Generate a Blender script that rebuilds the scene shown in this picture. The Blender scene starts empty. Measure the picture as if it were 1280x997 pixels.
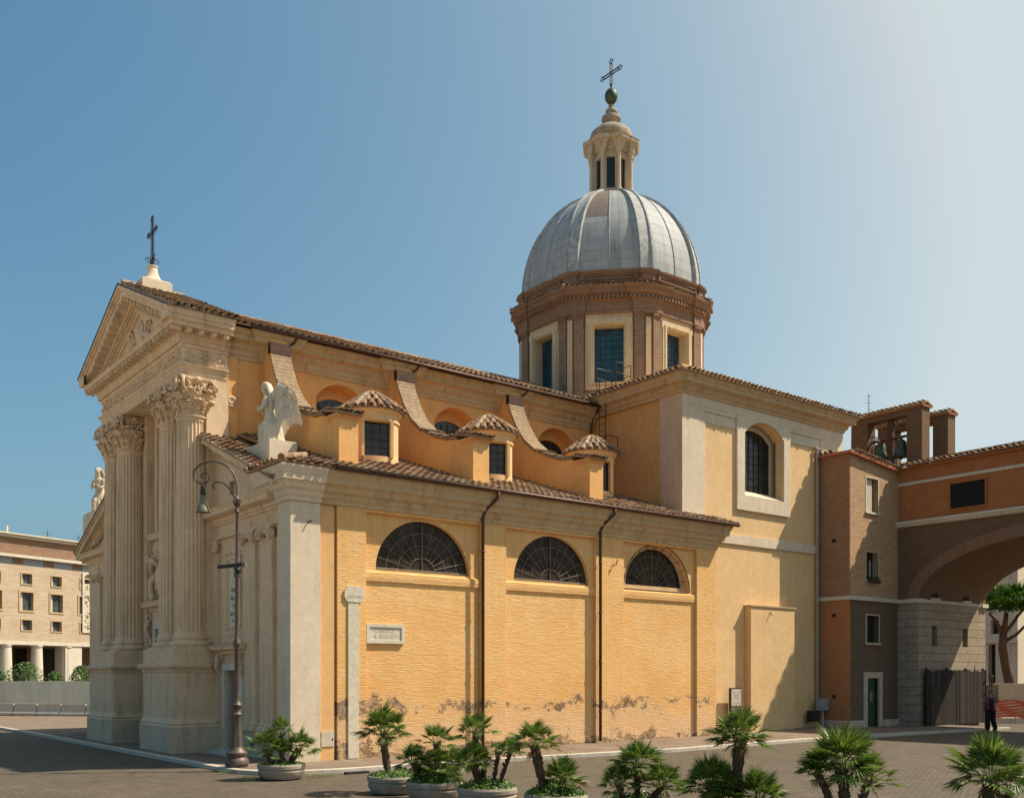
import bpy, bmesh, math, random
from mathutils import Vector, Matrix, noise
from mathutils.geometry import tessellate_polygon
random.seed(7)
PI = math.pi
S = bpy.context.scene
COL = S.collection
# ------------------------------------------------------------------ camera, sky, sun, exposure
CAM = Vector((-12.8, -26.8, 2.5))
FW = Vector((.6163, .7875, 0)); RT = Vector((.7877, -.6164, 0))
cd = bpy.data.cameras.new('camera'); cam = bpy.data.objects.new('camera', cd); COL.objects.link(cam)
cam.location = CAM; cam.rotation_euler = (PI/2, 0, -math.atan2(.6163, .7875))
cd.sensor_width = 36; cd.lens = 1252/1280*36; cd.shift_y = (845-498.5)/1280
cd.clip_start = .1; cd.clip_end = 3000
S.camera = cam
SUN_EL = math.radians(52); SUN = Vector((.866, -.5, 0))
w = bpy.data.worlds.new('World'); S.world = w; w.use_nodes = True
nt = w.node_tree; bg = nt.nodes['Background']
sky = nt.nodes.new('ShaderNodeTexSky'); sky.sky_type = 'NISHITA'; sky.sun_disc = False
sky.sun_elevation = SUN_EL; sky.sun_rotation = math.atan2(SUN.x, SUN.y)
sky.air_density = .6; sky.dust_density = 5.0; sky.ozone_density = 1.0; sky.altitude = 30
sc_ = nt.nodes.new('ShaderNodeSeparateColor'); cc_ = nt.nodes.new('ShaderNodeCombineColor'); nt.links.new(sky.outputs[0], sc_.inputs[0])
for i, (amp, gam, top) in enumerate(((1.355, 1.64, .61), (1.075, 1.16, .70), (.782, .83, .97))):   # richer blue away from the sun, warm haze towards it
    a_ = nt.nodes.new('ShaderNodeMath'); a_.operation = 'MULTIPLY'; a_.inputs[1].default_value = .227; nt.links.new(sc_.outputs[i], a_.inputs[0])
    m_ = nt.nodes.new('ShaderNodeMath'); m_.operation = 'MINIMUM'; m_.inputs[1].default_value = top; nt.links.new(a_.outputs[0], m_.inputs[0])
    b_ = nt.nodes.new('ShaderNodeMath'); b_.operation = 'POWER'; b_.inputs[1].default_value = gam; nt.links.new(m_.outputs[0], b_.inputs[0])
    c_ = nt.nodes.new('ShaderNodeMath'); c_.operation = 'MULTIPLY'; c_.inputs[1].default_value = amp/.164; nt.links.new(b_.outputs[0], c_.inputs[0])
    nt.links.new(c_.outputs[0], cc_.inputs[i])
nt.links.new(cc_.outputs[0], bg.inputs[0]); bg.inputs[1].default_value = .12
sd = bpy.data.lights.new('sun', 'SUN'); so = bpy.data.objects.new('sun', sd); COL.objects.link(so)
sd.energy = 5.0; sd.angle = math.radians(.53); sd.color = (1, .88, .70)
sv = Vector((SUN.x*math.cos(SUN_EL), SUN.y*math.cos(SUN_EL), math.sin(SUN_EL)))
so.rotation_euler = sv.to_track_quat('Z', 'Y').to_euler(); so.location = (40, -40, 60)
S.render.engine = 'CYCLES'
S.view_settings.view_transform = 'Standard'; S.view_settings.look = 'None'
S.view_settings.exposure = 0.45; S.view_settings.gamma = 1

# ------------------------------------------------------------------ materials
class NT:
    def __init__(s, name):
        m = bpy.data.materials.new(name); m.use_nodes = True; s.m = m; s.t = m.node_tree
        s.b = s.t.nodes['Principled BSDF']
    def n(s, typ, **k):
        o = s.t.nodes.new('ShaderNode'+typ)
        for a, v in k.items():
            if isinstance(a, str) and hasattr(o, a): setattr(o, a, v)
        return o
    def l(s, a, b): s.t.links.new(a, b)
    def math(s, op, a, b=None, c=None, clamp=False):
        o = s.n('Math', operation=op); o.use_clamp = clamp
        for i, v in enumerate((a, b, c)):
            if v is None: continue
            if isinstance(v, (int, float)): o.inputs[i].default_value = v
            else: s.l(v, o.inputs[i])
        return o.outputs[0]
    def noise(s, vec, scale, detail=4, rough=.6, dist=0):
        o = s.n('TexNoise'); o.inputs['Scale'].default_value = scale; o.inputs['Detail'].default_value = detail
        o.inputs['Roughness'].default_value = rough; o.inputs['Distortion'].default_value = dist
        s.l(vec, o.inputs['Vector']); return o.outputs[0]
    def mix(s, fac, a, b, mode='MIX'):
        o = s.n('MixRGB', blend_type=mode)
        for i, v in ((0, fac), (1, a), (2, b)):
            if isinstance(v, (int, float)): o.inputs[i].default_value = v
            elif isinstance(v, tuple): o.inputs[i].default_value = (*v, 1)
            else: s.l(v, o.inputs[i])
        return o.outputs[0]
    def ramp(s, fac, stops, interp='LINEAR'):
        o = s.n('ValToRGB'); r = o.color_ramp; r.interpolation = interp
        while len(r.elements) < len(stops): r.elements.new(.5)
        for e, (p, c) in zip(r.elements, stops):
            e.position = p; e.color = (*c, 1) if isinstance(c, tuple) else (c, c, c, 1)
        s.l(fac, o.inputs[0]); return o.outputs[0]
    def bump(s, h, strength=.5, dist=.02, prev=None):
        o = s.n('Bump'); o.inputs['Strength'].default_value = strength; o.inputs['Distance'].default_value = dist
        s.l(h, o.inputs['Height'])
        if prev: s.l(prev, o.inputs['Normal'])
        return o.outputs[0]
    def pos(s): return s.n('NewGeometry').outputs['Position']
    def xyz(s, v):
        o = s.n('SeparateXYZ'); s.l(v, o.inputs[0]); return o.outputs
    def comb(s, x, y, z):
        o = s.n('CombineXYZ')
        for i, v in enumerate((x, y, z)):
            if isinstance(v, (int, float)): o.inputs[i].default_value = v
            else: s.l(v, o.inputs[i])
        return o.outputs[0]
    def scale(s, v, sc):
        o = s.n('VectorMath', operation='MULTIPLY'); s.l(v, o.inputs[0]); o.inputs[1].default_value = sc; return o.outputs[0]
    def done(s, col=None, rough=.85, nrm=None, metal=0, spec=.3):
        if col is not None:
            if isinstance(col, tuple): s.b.inputs['Base Color'].default_value = (*col, 1)
            else: s.l(col, s.b.inputs['Base Color'])
        if isinstance(rough, (int, float)): s.b.inputs['Roughness'].default_value = rough
        else: s.l(rough, s.b.inputs['Roughness'])
        s.b.inputs['Metallic'].default_value = metal; s.b.inputs['Specular IOR Level'].default_value = spec
        if nrm: s.l(nrm, s.b.inputs['Normal'])
        return s.m
def stucco(name, c1, c2, c3, sc=1.0, bump=.25, streak=.35, grain=14, stain=(.16, .13, .1)):
    t = NT(name); p = t.pos()
    a = t.noise(p, .55*sc, 5, .65); b = t.noise(p, 3.1*sc, 6, .7)
    col = t.ramp(a, [(.3, c1), (.52, c2), (.72, c3)])
    col = t.mix(.35, col, t.ramp(b, [(.3, tuple(x*.72 for x in c2)), (.7, tuple(min(1, x*1.18) for x in c2))]))
    rp = t.noise(p, .9*sc, 2, .4, 1.2); col = t.mix(t.math('MULTIPLY', t.ramp(rp, [(.54, 0.), (.56, 1.)]), .10), col, tuple(min(1, x*1.25) for x in c3))
    cr = t.n('TexVoronoi', feature='DISTANCE_TO_EDGE'); cr.inputs['Scale'].default_value = .55; dv = t.n('VectorMath', operation='ADD'); t.l(p, dv.inputs[0]); t.l(t.comb(b, a, b), dv.inputs[1]); t.l(dv.outputs[0], cr.inputs['Vector'])
    ck = t.math('MULTIPLY', t.math('LESS_THAN', cr.outputs[0], .006), t.math('MULTIPLY', t.ramp(a, [(.45, 0.), (.6, 1.)]), .22)); col = t.mix(ck, col, stain)
    st = t.noise(t.scale(p, (2.2, 2.2, .22)), 1.6, 5, .65)
    k = t.math('MULTIPLY', t.ramp(st, [(.52, 0.), (.78, 1.)]), streak)
    col = t.mix(k, col, stain)
    h = t.noise(p, grain, 6, .7)
    return t.done(col, .9, t.bump(t.math('ADD', h, t.math('MULTIPLY', b, 1.5)), bump, .02))
def brick(name, c1, c2, mortar, bw=.26, bh=.07, mode='xy', bump=.5, msize=.012, var=.5, weather=(.12, .09, .07)):
    t = NT(name); p = t.pos(); x, y, z = t.xyz(p)
    if mode == 'xy': u = t.math('ADD', x, y)
    else:
        u = t.math('MULTIPLY', t.math('ARCTAN2', t.math('SUBTRACT', y, 10.4), t.math('SUBTRACT', x, 22.75)), 4.4)
    v = t.comb(u, z, 0)
    o = t.n('TexBrick'); o.inputs['Scale'].default_value = 1; o.inputs['Brick Width'].default_value = bw
    o.inputs['Row Height'].default_value = bh; o.inputs['Mortar Size'].default_value = msize; o.inputs['Mortar Smooth'].default_value = .3
    o.inputs['Color1'].default_value = (*c1, 1); o.inputs['Color2'].default_value = (*c2, 1); o.inputs['Mortar'].default_value = (*mortar, 1)
    o.inputs['Bias'].default_value = 0
    t.l(v, o.inputs['Vector'])
    n1 = t.noise(p, 1.1, 6, .7); n2 = t.noise(p, 11, 5, .7)
    col = t.mix(t.math('MULTIPLY', t.ramp(n1, [(.42, 0.), (.75, 1.)]), var), o.outputs[0], weather)
    col = t.mix(.3, col, t.ramp(n2, [(.3, tuple(q*.55 for q in c1)), (.7, tuple(min(1, q*1.35) for q in c2))]))
    h = t.math('ADD', t.math('MULTIPLY', o.outputs[1], -1.), t.math('MULTIPLY', n2, .7))
    return t.done(col, .9, t.bump(h, bump, .012))
def plain(name, c, rough=.6, metal=0, var=.25, sc=6, bump=.1, spec=.3):
    t = NT(name); p = t.pos(); n = t.noise(p, sc, 5, .65)
    col = t.ramp(n, [(.3, tuple(x*(1-var) for x in c)), (.7, tuple(min(1, x*(1+var)) for x in c))])
    return t.done(col, rough, t.bump(n, bump, .01), metal, spec)
M = {}
def painted_brick():
    t = NT('yellow_painted_brick'); p = t.pos(); x, y, z = t.xyz(p)
    w1 = t.noise(p, 1.3, 5, .7); w2 = t.noise(t.scale(p, (1, 1, 3)), 7, 4, .6)
    v = t.comb(t.math('ADD', x, t.math('MULTIPLY', w2, .12)), t.math('ADD', z, t.math('ADD', t.math('MULTIPLY', w1, .2), t.math('MULTIPLY', w2, .035))), 0)
    o = t.n('TexBrick'); o.inputs['Scale'].default_value = 1; o.inputs['Brick Width'].default_value = .7
    o.inputs['Row Height'].default_value = .078; o.inputs['Mortar Size'].default_value = .02; o.inputs['Mortar Smooth'].default_value = 1.
    t.l(v, o.inputs['Vector'])
    a = t.noise(p, .5, 5, .6); b = t.noise(t.scale(p, (1, 1, 3.6)), 3.6, 7, .78, .35); fine = t.noise(p, 18, 4, .7)
    col = t.ramp(a, [(.3, (.78, .42, .14)), (.5, (.83, .475, .175)), (.7, (.86, .52, .22))])
    # warmer orange damp zone above the worn foot of the wall
    zz = t.math('ADD', z, t.math('MULTIPLY', t.math('SUBTRACT', a, .5), 1.6))
    damp = t.ramp(t.math('DIVIDE', zz, 4.0), [(.28, 0.), (.36, 1.), (.47, .7), (.8, 0.)])
    col = t.mix(t.math('MULTIPLY', damp, .55), col, (.72, .36, .1))
    low = t.ramp(t.math('DIVIDE', zz, 4.0), [(.26, 1.), (.36, 0.)])
    col = t.mix(t.math('MULTIPLY', low, .7), col, (.68, .44, .25))
    col = t.mix(.16, col, t.ramp(b, [(.3, (.5, .27, .08)), (.7, (.92, .66, .36))]))
    sn = t.noise(t.comb(t.math('MULTIPLY', x, 3.2), t.math('MULTIPLY', z, .35), 0), 1.5, 5, .7)
    def below(z0, ln): return t.math('MULTIPLY', t.math('LESS_THAN', z, z0), t.math('SUBTRACT', 1., t.math('MULTIPLY', t.math('SUBTRACT', z0, z), 1/ln), clamp=True))
    run = t.math('MULTIPLY', t.ramp(sn, [(.45, 0.), (.68, 1.)]), t.math('MAXIMUM', below(7.6, 2.2), t.math('MULTIPLY', below(5.45, 1.3), .8)))
    col = t.mix(t.math('MULTIPLY', run, .38), col, (.42, .25, .1))
    blot = t.noise(p, 1.1, 3, .5, 1.5); col = t.mix(t.math('MULTIPLY', t.ramp(blot, [(.53, 0.), (.57, 1.)]), .16), col, (.86, .62, .34))
    # torn paint along a ragged line: brown rim, mixed grey and pinkish plaster inside
    pn = t.noise(t.scale(p, (1, 1, 1.5)), 1.25, 12, .8, .6)
    lv = t.noise(t.comb(x, 0, 0), .5, 4, .7)
    cz = t.math('ADD', .55, t.math('MULTIPLY', lv, 1.9))
    band = t.math('SUBTRACT', 1., t.math('MULTIPLY', t.math('ABSOLUTE', t.math('SUBTRACT', z, cz)), 1.7), clamp=True)
    band2 = t.math('MULTIPLY', t.math('SUBTRACT', 1.1, z, clamp=True), .24)
    pat = t.noise(t.comb(x, 0, 7.), .33, 2, .5)
    left = t.math('MULTIPLY', t.math('SUBTRACT', 3.0, x, clamp=True), .07)
    m = t.math('ADD', pn, t.math('ADD', t.math('MULTIPLY', band, t.math('ADD', -.02, t.math('MULTIPLY', pat, .48))), t.math('ADD', band2, left)))
    rim = t.math('MULTIPLY', t.ramp(m, [(.700, 0.), (.725, 1.)]), .85); core = t.ramp(m, [(.72, 0.), (.75, 1.)])
    halo = t.ramp(m, [(.60, 0.), (.70, 1.)]); col = t.mix(t.math('MULTIPLY', halo, .4), col, (.66, .47, .3))
    col = t.mix(rim, col, (.17, .085, .04))
    mix = t.noise(p, 5, 6, .8)
    cc = t.ramp(mix, [(.38, (.15, .075, .035)), (.46, (.25, .165, .095)), (.53, (.36, .26, .165)), (.58, (.66, .43, .22))])
    col = t.mix(core, col, cc)
    h = t.math('ADD', t.math('MULTIPLY', o.outputs[1], -.22), t.math('ADD', t.math('MULTIPLY', b, 2.8), t.math('MULTIPLY', fine, .35)))
    h = t.math('ADD', h, t.math('MULTIPLY', rim, -1.3))
    return t.done(col, .9, t.bump(h, .7, .02))
M['pbrick'] = painted_brick()
M['yellow'] = stucco('yellow_stucco', (.66, .37, .15), (.71, .42, .185), (.75, .47, .23), 1, .22, .22, stain=(.4, .26, .14))
M['ylight'] = stucco('pale_yellow_stucco', (.68, .44, .2), (.73, .49, .245), (.76, .53, .29), 1, .2, .25, stain=(.42, .3, .18))
M['orange_bounce'] = stucco('orange_stucco_bounce_tint', (.69, .36, .125), (.74, .405, .15), (.77, .455, .185), 1, .22, .35, stain=(.36, .22, .12))  # orange stucco with bounced sunlight put into its colour, for buttresses and nave
M['orange'] = stucco('orange_stucco', (.64, .32, .105), (.69, .365, .13), (.72, .415, .165), 1, .22, .3, stain=(.36, .22, .12))
M['cornice'] = stucco('ochre_cornice_stucco', (.47, .33, .175), (.54, .385, .215), (.59, .435, .26), 2.2, .35, .7, stain=(.2, .14, .085))
M['white'] = stucco('grey_white_stucco', (.6, .485, .35), (.66, .55, .41), (.7, .6, .46), 1.1, .22, .4, stain=(.36, .3, .24))
M['stone'] = stucco('facade_stone', (.58, .43, .275), (.67, .5, .33), (.74, .57, .395), 1.6, .35, .7, stain=(.25, .19, .13))
M['plinth'] = stucco('worn_plinth_stone', (.45, .355, .245), (.53, .43, .31), (.6, .5, .375), 2.2, .5, .6, stain=(.2, .16, .12))
M['marble'] = stucco('white_marble', (.55, .49, .39), (.63, .57, .46), (.68, .62, .51), 2, .2, .4, stain=(.3, .27, .23))
M['statue'] = stucco('weathered_marble', (.46, .39, .29), (.58, .51, .4), (.66, .6, .5), 3, .3, .6, stain=(.22, .19, .15))
M['mark'] = plain('flood_strip_marble', (.6, .54, .42), .6, 0, .18, 9)
M['drum'] = brick('drum_brick', (.17, .098, .062), (.3, .185, .12), (.34, .265, .19), .3, .1, 'drum', .9, .02, .45)
M['drumtrim'] = stucco('drum_brick_mouldings', (.2, .118, .075), (.26, .158, .102), (.31, .2, .135), 2, .4, .6, stain=(.15, .1, .075))
M['capstone'] = stucco('weathered_cap_stone', (.25, .2, .145), (.36, .29, .21), (.46, .385, .29), 5, .5, .8, stain=(.12, .09, .065))
M['cream'] = stucco('cream_lantern_stone', (.48, .37, .25), (.56, .45, .31), (.62, .51, .37), 3, .3, .7, stain=(.2, .16, .11))
M['frame'] = stucco('cream_window_surround', (.55, .42, .26), (.61, .485, .31), (.66, .53, .36), 2, .25, .5, stain=(.3, .22, .14))
M['pinkst'] = stucco('pink_stucco', (.54, .38, .25), (.6, .43, .29), (.64, .48, .34), 2, .25, .4, stain=(.3, .2, .14))
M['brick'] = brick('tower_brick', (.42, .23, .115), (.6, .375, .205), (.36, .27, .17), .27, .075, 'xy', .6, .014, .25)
M['brickshade'] = brick('tower_brick_shaded', (.28, .14, .07), (.4, .22, .12), (.26, .18, .11), .27, .075, 'xy', .6, .014, .25)  # same tower brick, darkened to paint in the shade on its west side
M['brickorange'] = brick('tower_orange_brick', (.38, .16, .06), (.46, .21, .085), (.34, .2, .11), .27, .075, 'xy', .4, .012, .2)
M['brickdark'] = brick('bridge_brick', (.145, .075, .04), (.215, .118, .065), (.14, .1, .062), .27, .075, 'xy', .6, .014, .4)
M['brickfoot'] = brick('dark_brown_brick', (.13, .08, .05), (.19, .12, .078), (.13, .095, .065), .27, .075, 'xy', .5, .014, .3)  # darker brown brick for the tower's south face below the string course
M['brickring'] = brick('arch_ring_brick', (.22, .118, .065), (.28, .16, .095), (.2, .14, .09), .09, .3, 'xy', .6, .012, .3)
M['terra'] = stucco('terracotta_plaster', (.34, .125, .045), (.39, .15, .055), (.43, .175, .07), 1, .2, .25, stain=(.25, .1, .04))
def ashlar():
    t = NT('pier_travertine_blocks'); p = t.pos(); x, y, z = t.xyz(p)
    o = t.n('TexBrick'); o.inputs['Scale'].default_value = 1; o.inputs['Brick Width'].default_value = 1.6
    o.inputs['Row Height'].default_value = .4; o.inputs['Mortar Size'].default_value = .022; o.inputs['Mortar Smooth'].default_value = .1
    o.inputs['Color1'].default_value = (.33, .25, .17, 1); o.inputs['Color2'].default_value = (.43, .34, .235, 1); o.inputs['Mortar'].default_value = (.12, .085, .06, 1)
    t.l(t.comb(t.math('ADD', x, y), z, 0), o.inputs['Vector'])
    n = t.noise(p, 5, 6, .75)
    col = t.mix(.5, o.outputs[0], t.ramp(n, [(.3, (.14, .1, .068)), (.7, (.52, .42, .3))]))
    return t.done(col, .85, t.bump(t.math('ADD', t.math('MULTIPLY', o.outputs[1], -1.3), t.math('MULTIPLY', n, .6)), .7, .03))
M['ashlar'] = ashlar()
def tile_mat():
    t = NT('old_clay_roof_tiles'); p = t.pos(); g = t.n('NewGeometry'); r = g.outputs['Random Per Island']
    c = t.ramp(r, [(0, (.13, .065, .035)), (.25, (.25, .12, .06)), (.5, (.32, .19, .105)), (.72, (.25, .17, .105)), (.88, (.42, .31, .2)), (1, (.15, .115, .08))])
    n = t.noise(p, 9, 6, .75); n2 = t.noise(p, 1.2, 4, .6)
    c = t.mix(t.math('MULTIPLY', t.ramp(n, [(.5, 0.), (.68, 1.)]), .65), c, (.11, .09, .065))
    c = t.mix(t.math('MULTIPLY', t.ramp(n2, [(.45, 0.), (.7, 1.)]), .35), c, (.42, .36, .26))
    return t.done(c, .92, t.bump(n, .5, .015))
M['tile'] = tile_mat()
def lead():
    t = NT('lead_sheet'); p = t.pos(); x, y, z = t.xyz(p)
    u = t.math('MULTIPLY', t.math('ARCTAN2', t.math('SUBTRACT', y, 10.4), t.math('SUBTRACT', x, 22.75)), 3.)
    o = t.n('TexBrick'); o.inputs['Scale'].default_value = 1; o.inputs['Brick Width'].default_value = 1.178; o.inputs['Row Height'].default_value = .5
    o.inputs['Mortar Size'].default_value = .02; o.inputs['Mortar Smooth'].default_value = .5; o.offset = 0.
    o.inputs['Color1'].default_value = (.31, .33, .335, 1); o.inputs['Color2'].default_value = (.365, .38, .38, 1); o.inputs['Mortar'].default_value = (.24, .24, .24, 1)
    t.l(t.comb(u, z, 0), o.inputs['Vector'])
    n = t.noise(t.scale(p, (1, 1, .35)), 2.4, 6, .7); n3 = t.noise(t.comb(t.math('MULTIPLY', u, 5.), t.math('MULTIPLY', z, .25), 0), 1., 5, .7)
    c = t.mix(t.math('MULTIPLY', t.ramp(n, [(.4, 0.), (.72, 1.)]), .5), o.outputs[0], (.48, .485, .475))
    c = t.mix(t.math('MULTIPLY', t.ramp(n3, [(.45, 0.), (.65, 1.)]), .6), c, (.19, .185, .175))
    # rust-brown patch of replaced sheets high on the front, and a few small ones
    c2 = t.n('TexVoronoi'); c2.inputs['Scale'].default_value = 1.0
    f = t.comb(t.math('FLOOR', t.math('MULTIPLY', u, .849)), t.math('FLOOR', t.math('MULTIPLY', z, .8)), 3.)
    wn = t.n('TexWhiteNoise'); t.l(f, wn.inputs['Vector'])
    pt = t.math('GREATER_THAN', wn.outputs[0], .985)
    ang = t.math('SUBTRACT', u, -7.64)
    big = t.math('MULTIPLY', t.math('LESS_THAN', t.math('ABSOLUTE', ang), .52), t.math('MULTIPLY', t.math('GREATER_THAN', z, 24.3), t.math('LESS_THAN', z, 27.2)))
    c = t.mix(t.math('MULTIPLY', t.math('MULTIPLY', big, t.ramp(t.noise(p, 1.6, 6, .75), [(.3, 0.), (.42, 1.)])), t.math('ADD', .5, t.math('MULTIPLY', n, .7))), c, (.18, .125, .095))
    h = t.math('ADD', o.outputs[1], t.math('MULTIPLY', n, .5))
    return t.done(c, .65, t.bump(h, .5, .03), .0, .3)
M['lead'] = lead()
M['leadrib'] = plain('lead_rib', (.36, .37, .36), .65, 0, .4, 4, .3)
M['glass'] = plain('dark_window_glass', (.022, .023, .022), .16, 0, .5, 1.5, .05, .45)
M['palepane'] = plain('curtained_grey_pane', (.09, .1, .1), .15, 0, .8, .9, .05, .5)
M['lunglass'] = plain('dusty_brown_window_glass', (.04, .031, .022), .4, 0, .75, 2.5, .05, .15)
M['bluegl'] = plain('blue_green_leaded_glass', (.012, .06, .09), .18, 0, .6, 2.5, .08, .6)
M['iron'] = plain('dark_iron', (.05, .045, .045), .55, .5, .3)
M['lamp'] = plain('lamp_post_iron', (.12, .09, .075), .5, .35, .35, 10, .3)
M['lampgr'] = plain('verdigris_bell_shade', (.17, .16, .11), .5, .2, .3, 12, .2)
M['gutter'] = plain('brown_copper_gutter', (.09, .05, .035), .5, .4, .35)
M['grey_pipe'] = plain('grey_metal_pipe', (.33, .31, .28), .5, .3, .2)
M['grille'] = plain('pale_window_bars', (.2, .17, .125), .6, .2, .2)
M['wood_dark'] = None
M['bronze'] = plain('green_bronze', (.08, .1, .07), .55, .5, .4, 8, .3)
M['shutter'] = plain('pale_shutter', (.55, .47, .38), .7, 0, .12)
M['door_green'] = plain('green_door_paint', (.008, .045, .025), .5, 0, .3)
M['greyblue'] = plain('grey_blue_door', (.2, .2, .18), .6, 0, .15)
M['black'] = plain('dark_interior', (.012, .011, .011), .8, 0, .3)
M['boxgrey'] = plain('grey_cabinet', (.3, .33, .34), .5, .2, .15)
M['redtile'] = plain('red_brick_coping', (.42, .14, .07), .85, 0, .3, 12, .3)
M['agedbrick'] = brick('sloping_brick_capping', (.25, .165, .1), (.38, .265, .155), (.16, .12, .08), .3, .15, 'xy', .7, .02, .6)
M['ink'] = plain('engraved_lettering', (.17, .15, .13), .8, 0, .2)
M['inkfaint'] = plain('worn_carved_letters', (.47, .41, .31), .8, 0, .1)
M['inkpale'] = plain('faint_lettering', (.40, .36, .3), .8, 0, .2)
def ground_mats():
    # small basalt setts
    t = NT('basalt_setts_road'); p = t.pos()
    rot = t.n('VectorRotate'); rot.rotation_type = 'Z_AXIS'; rot.inputs['Angle'].default_value = .62; t.l(p, rot.inputs['Vector'])
    o = t.n('TexBrick'); o.inputs['Scale'].default_value = 1; o.inputs['Brick Width'].default_value = .16; o.inputs['Row Height'].default_value = .14
    o.inputs['Mortar Size'].default_value = .014; o.inputs['Mortar Smooth'].default_value = .6
    o.inputs['Color1'].default_value = (.088, .069, .047, 1); o.inputs['Color2'].default_value = (.135, .107, .075, 1); o.inputs['Mortar'].default_value = (.062, .049, .032, 1)
    t.l(rot.outputs[0], o.inputs['Vector'])
    n = t.noise(p, .35, 6, .65); n2 = t.noise(p, 22, 4, .7); n3 = t.noise(t.scale(p, (1, 1, 1)), 2.2, 6, .75)
    c = t.mix(t.math('MULTIPLY', t.ramp(n, [(.4, 0.), (.7, 1.)]), .6), o.outputs[0], (.145, .113, .08))
    pt_ = t.noise(p, .16, 3, .5, 1.); c = t.mix(t.math('MULTIPLY', t.ramp(pt_, [(.5, 0.), (.515, 1.)]), .25), c, (.075, .062, .046))
    ms = t.noise(p, .5, 6, .7); c = t.mix(t.math('MULTIPLY', t.ramp(ms, [(.6, 0.), (.75, 1.)]), .5), c, (.075, .085, .035))
    c = t.mix(.4, c, t.ramp(n3, [(.3, (.045, .036, .025)), (.7, (.2, .157, .11))]))
    M['road'] = t.done(c, .8, t.bump(t.math('ADD', t.math('MULTIPLY', o.outputs[1], -1.), t.math('ADD', t.math('MULTIPLY', n2, .5), t.math('MULTIPLY', n3, 1.2))), .8, .02))
    t = NT('worn_asphalt_pavement'); p = t.pos()
    n = t.noise(p, .8, 6, .7); n2 = t.noise(p, 30, 4, .7)
    c = t.ramp(n, [(.3, (.13, .09, .06)), (.5, (.19, .135, .092)), (.7, (.27, .2, .145))])
    c = t.mix(.3, c, t.ramp(n2, [(.3, (.08, .06, .05)), (.7, (.36, .29, .22))]))
    M['pave'] = t.done(c, .9, t.bump(t.math('ADD', n2, n), .4, .01))
    M['kerb'] = stucco('travertine_kerb', (.42, .37, .3), (.52, .46, .38), (.6, .54, .45), 3, .5, .3)
ground_mats()
M['mark_w'] = plain('white_road_paint', (.6, .57, .5), .8, 0, .3, 12)
M['planter'] = stucco('concrete_planter', (.3, .25, .2), (.37, .315, .25), (.43, .37, .3), 5, .5, .5, 40, (.16, .13, .1))
M['soil'] = plain('soil', (.07, .05, .035), .95, 0, .4, 20, .5)
def leaf(name, c, tr=.25, var=.5):
    t = NT(name); p = t.pos(); g = t.n('NewGeometry')
    c0 = t.ramp(g.outputs['Random Per Island'], [(0, tuple(x*(1-var) for x in c)), (.6, c), (1, tuple(min(1, x*(1+var)) for x in c))])
    m = t.done(c0, .45, None, 0, .4)
    tl = t.n('BsdfTranslucent'); t.l(c0, tl.inputs[0]); mx = t.n('MixShader'); mx.inputs[0].default_value = tr
    t.l(t.b.outputs[0], mx.inputs[1]); t.l(tl.outputs[0], mx.inputs[2]); t.l(mx.outputs[0], t.t.nodes['Material Output'].inputs[0])
    return m
M['palm'] = leaf('palm_leaf', (.13, .2, .03), .35, .55)
M['deadleaf'] = leaf('dry_palm_leaf', (.24, .17, .06), .2, .5)
M['petiole'] = plain('palm_leaf_stalk', (.17, .2, .06), .6, 0, .3)
M['ptrunk'] = plain('palm_trunk_fibre', (.11, .07, .045), .95, 0, .55, 25, .8)
M['ivy'] = leaf('low_green_groundcover', (.10, .2, .025), .3, .6)
M['pine'] = leaf('pine_needles', (.085, .18, .012), .3, .6)
M['bark'] = plain('pine_bark', (.13, .075, .05), .95, 0, .4, 8, .8)
M['shrub'] = leaf('shrub_leaves', (.07, .14, .03), .25, .6)

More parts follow.
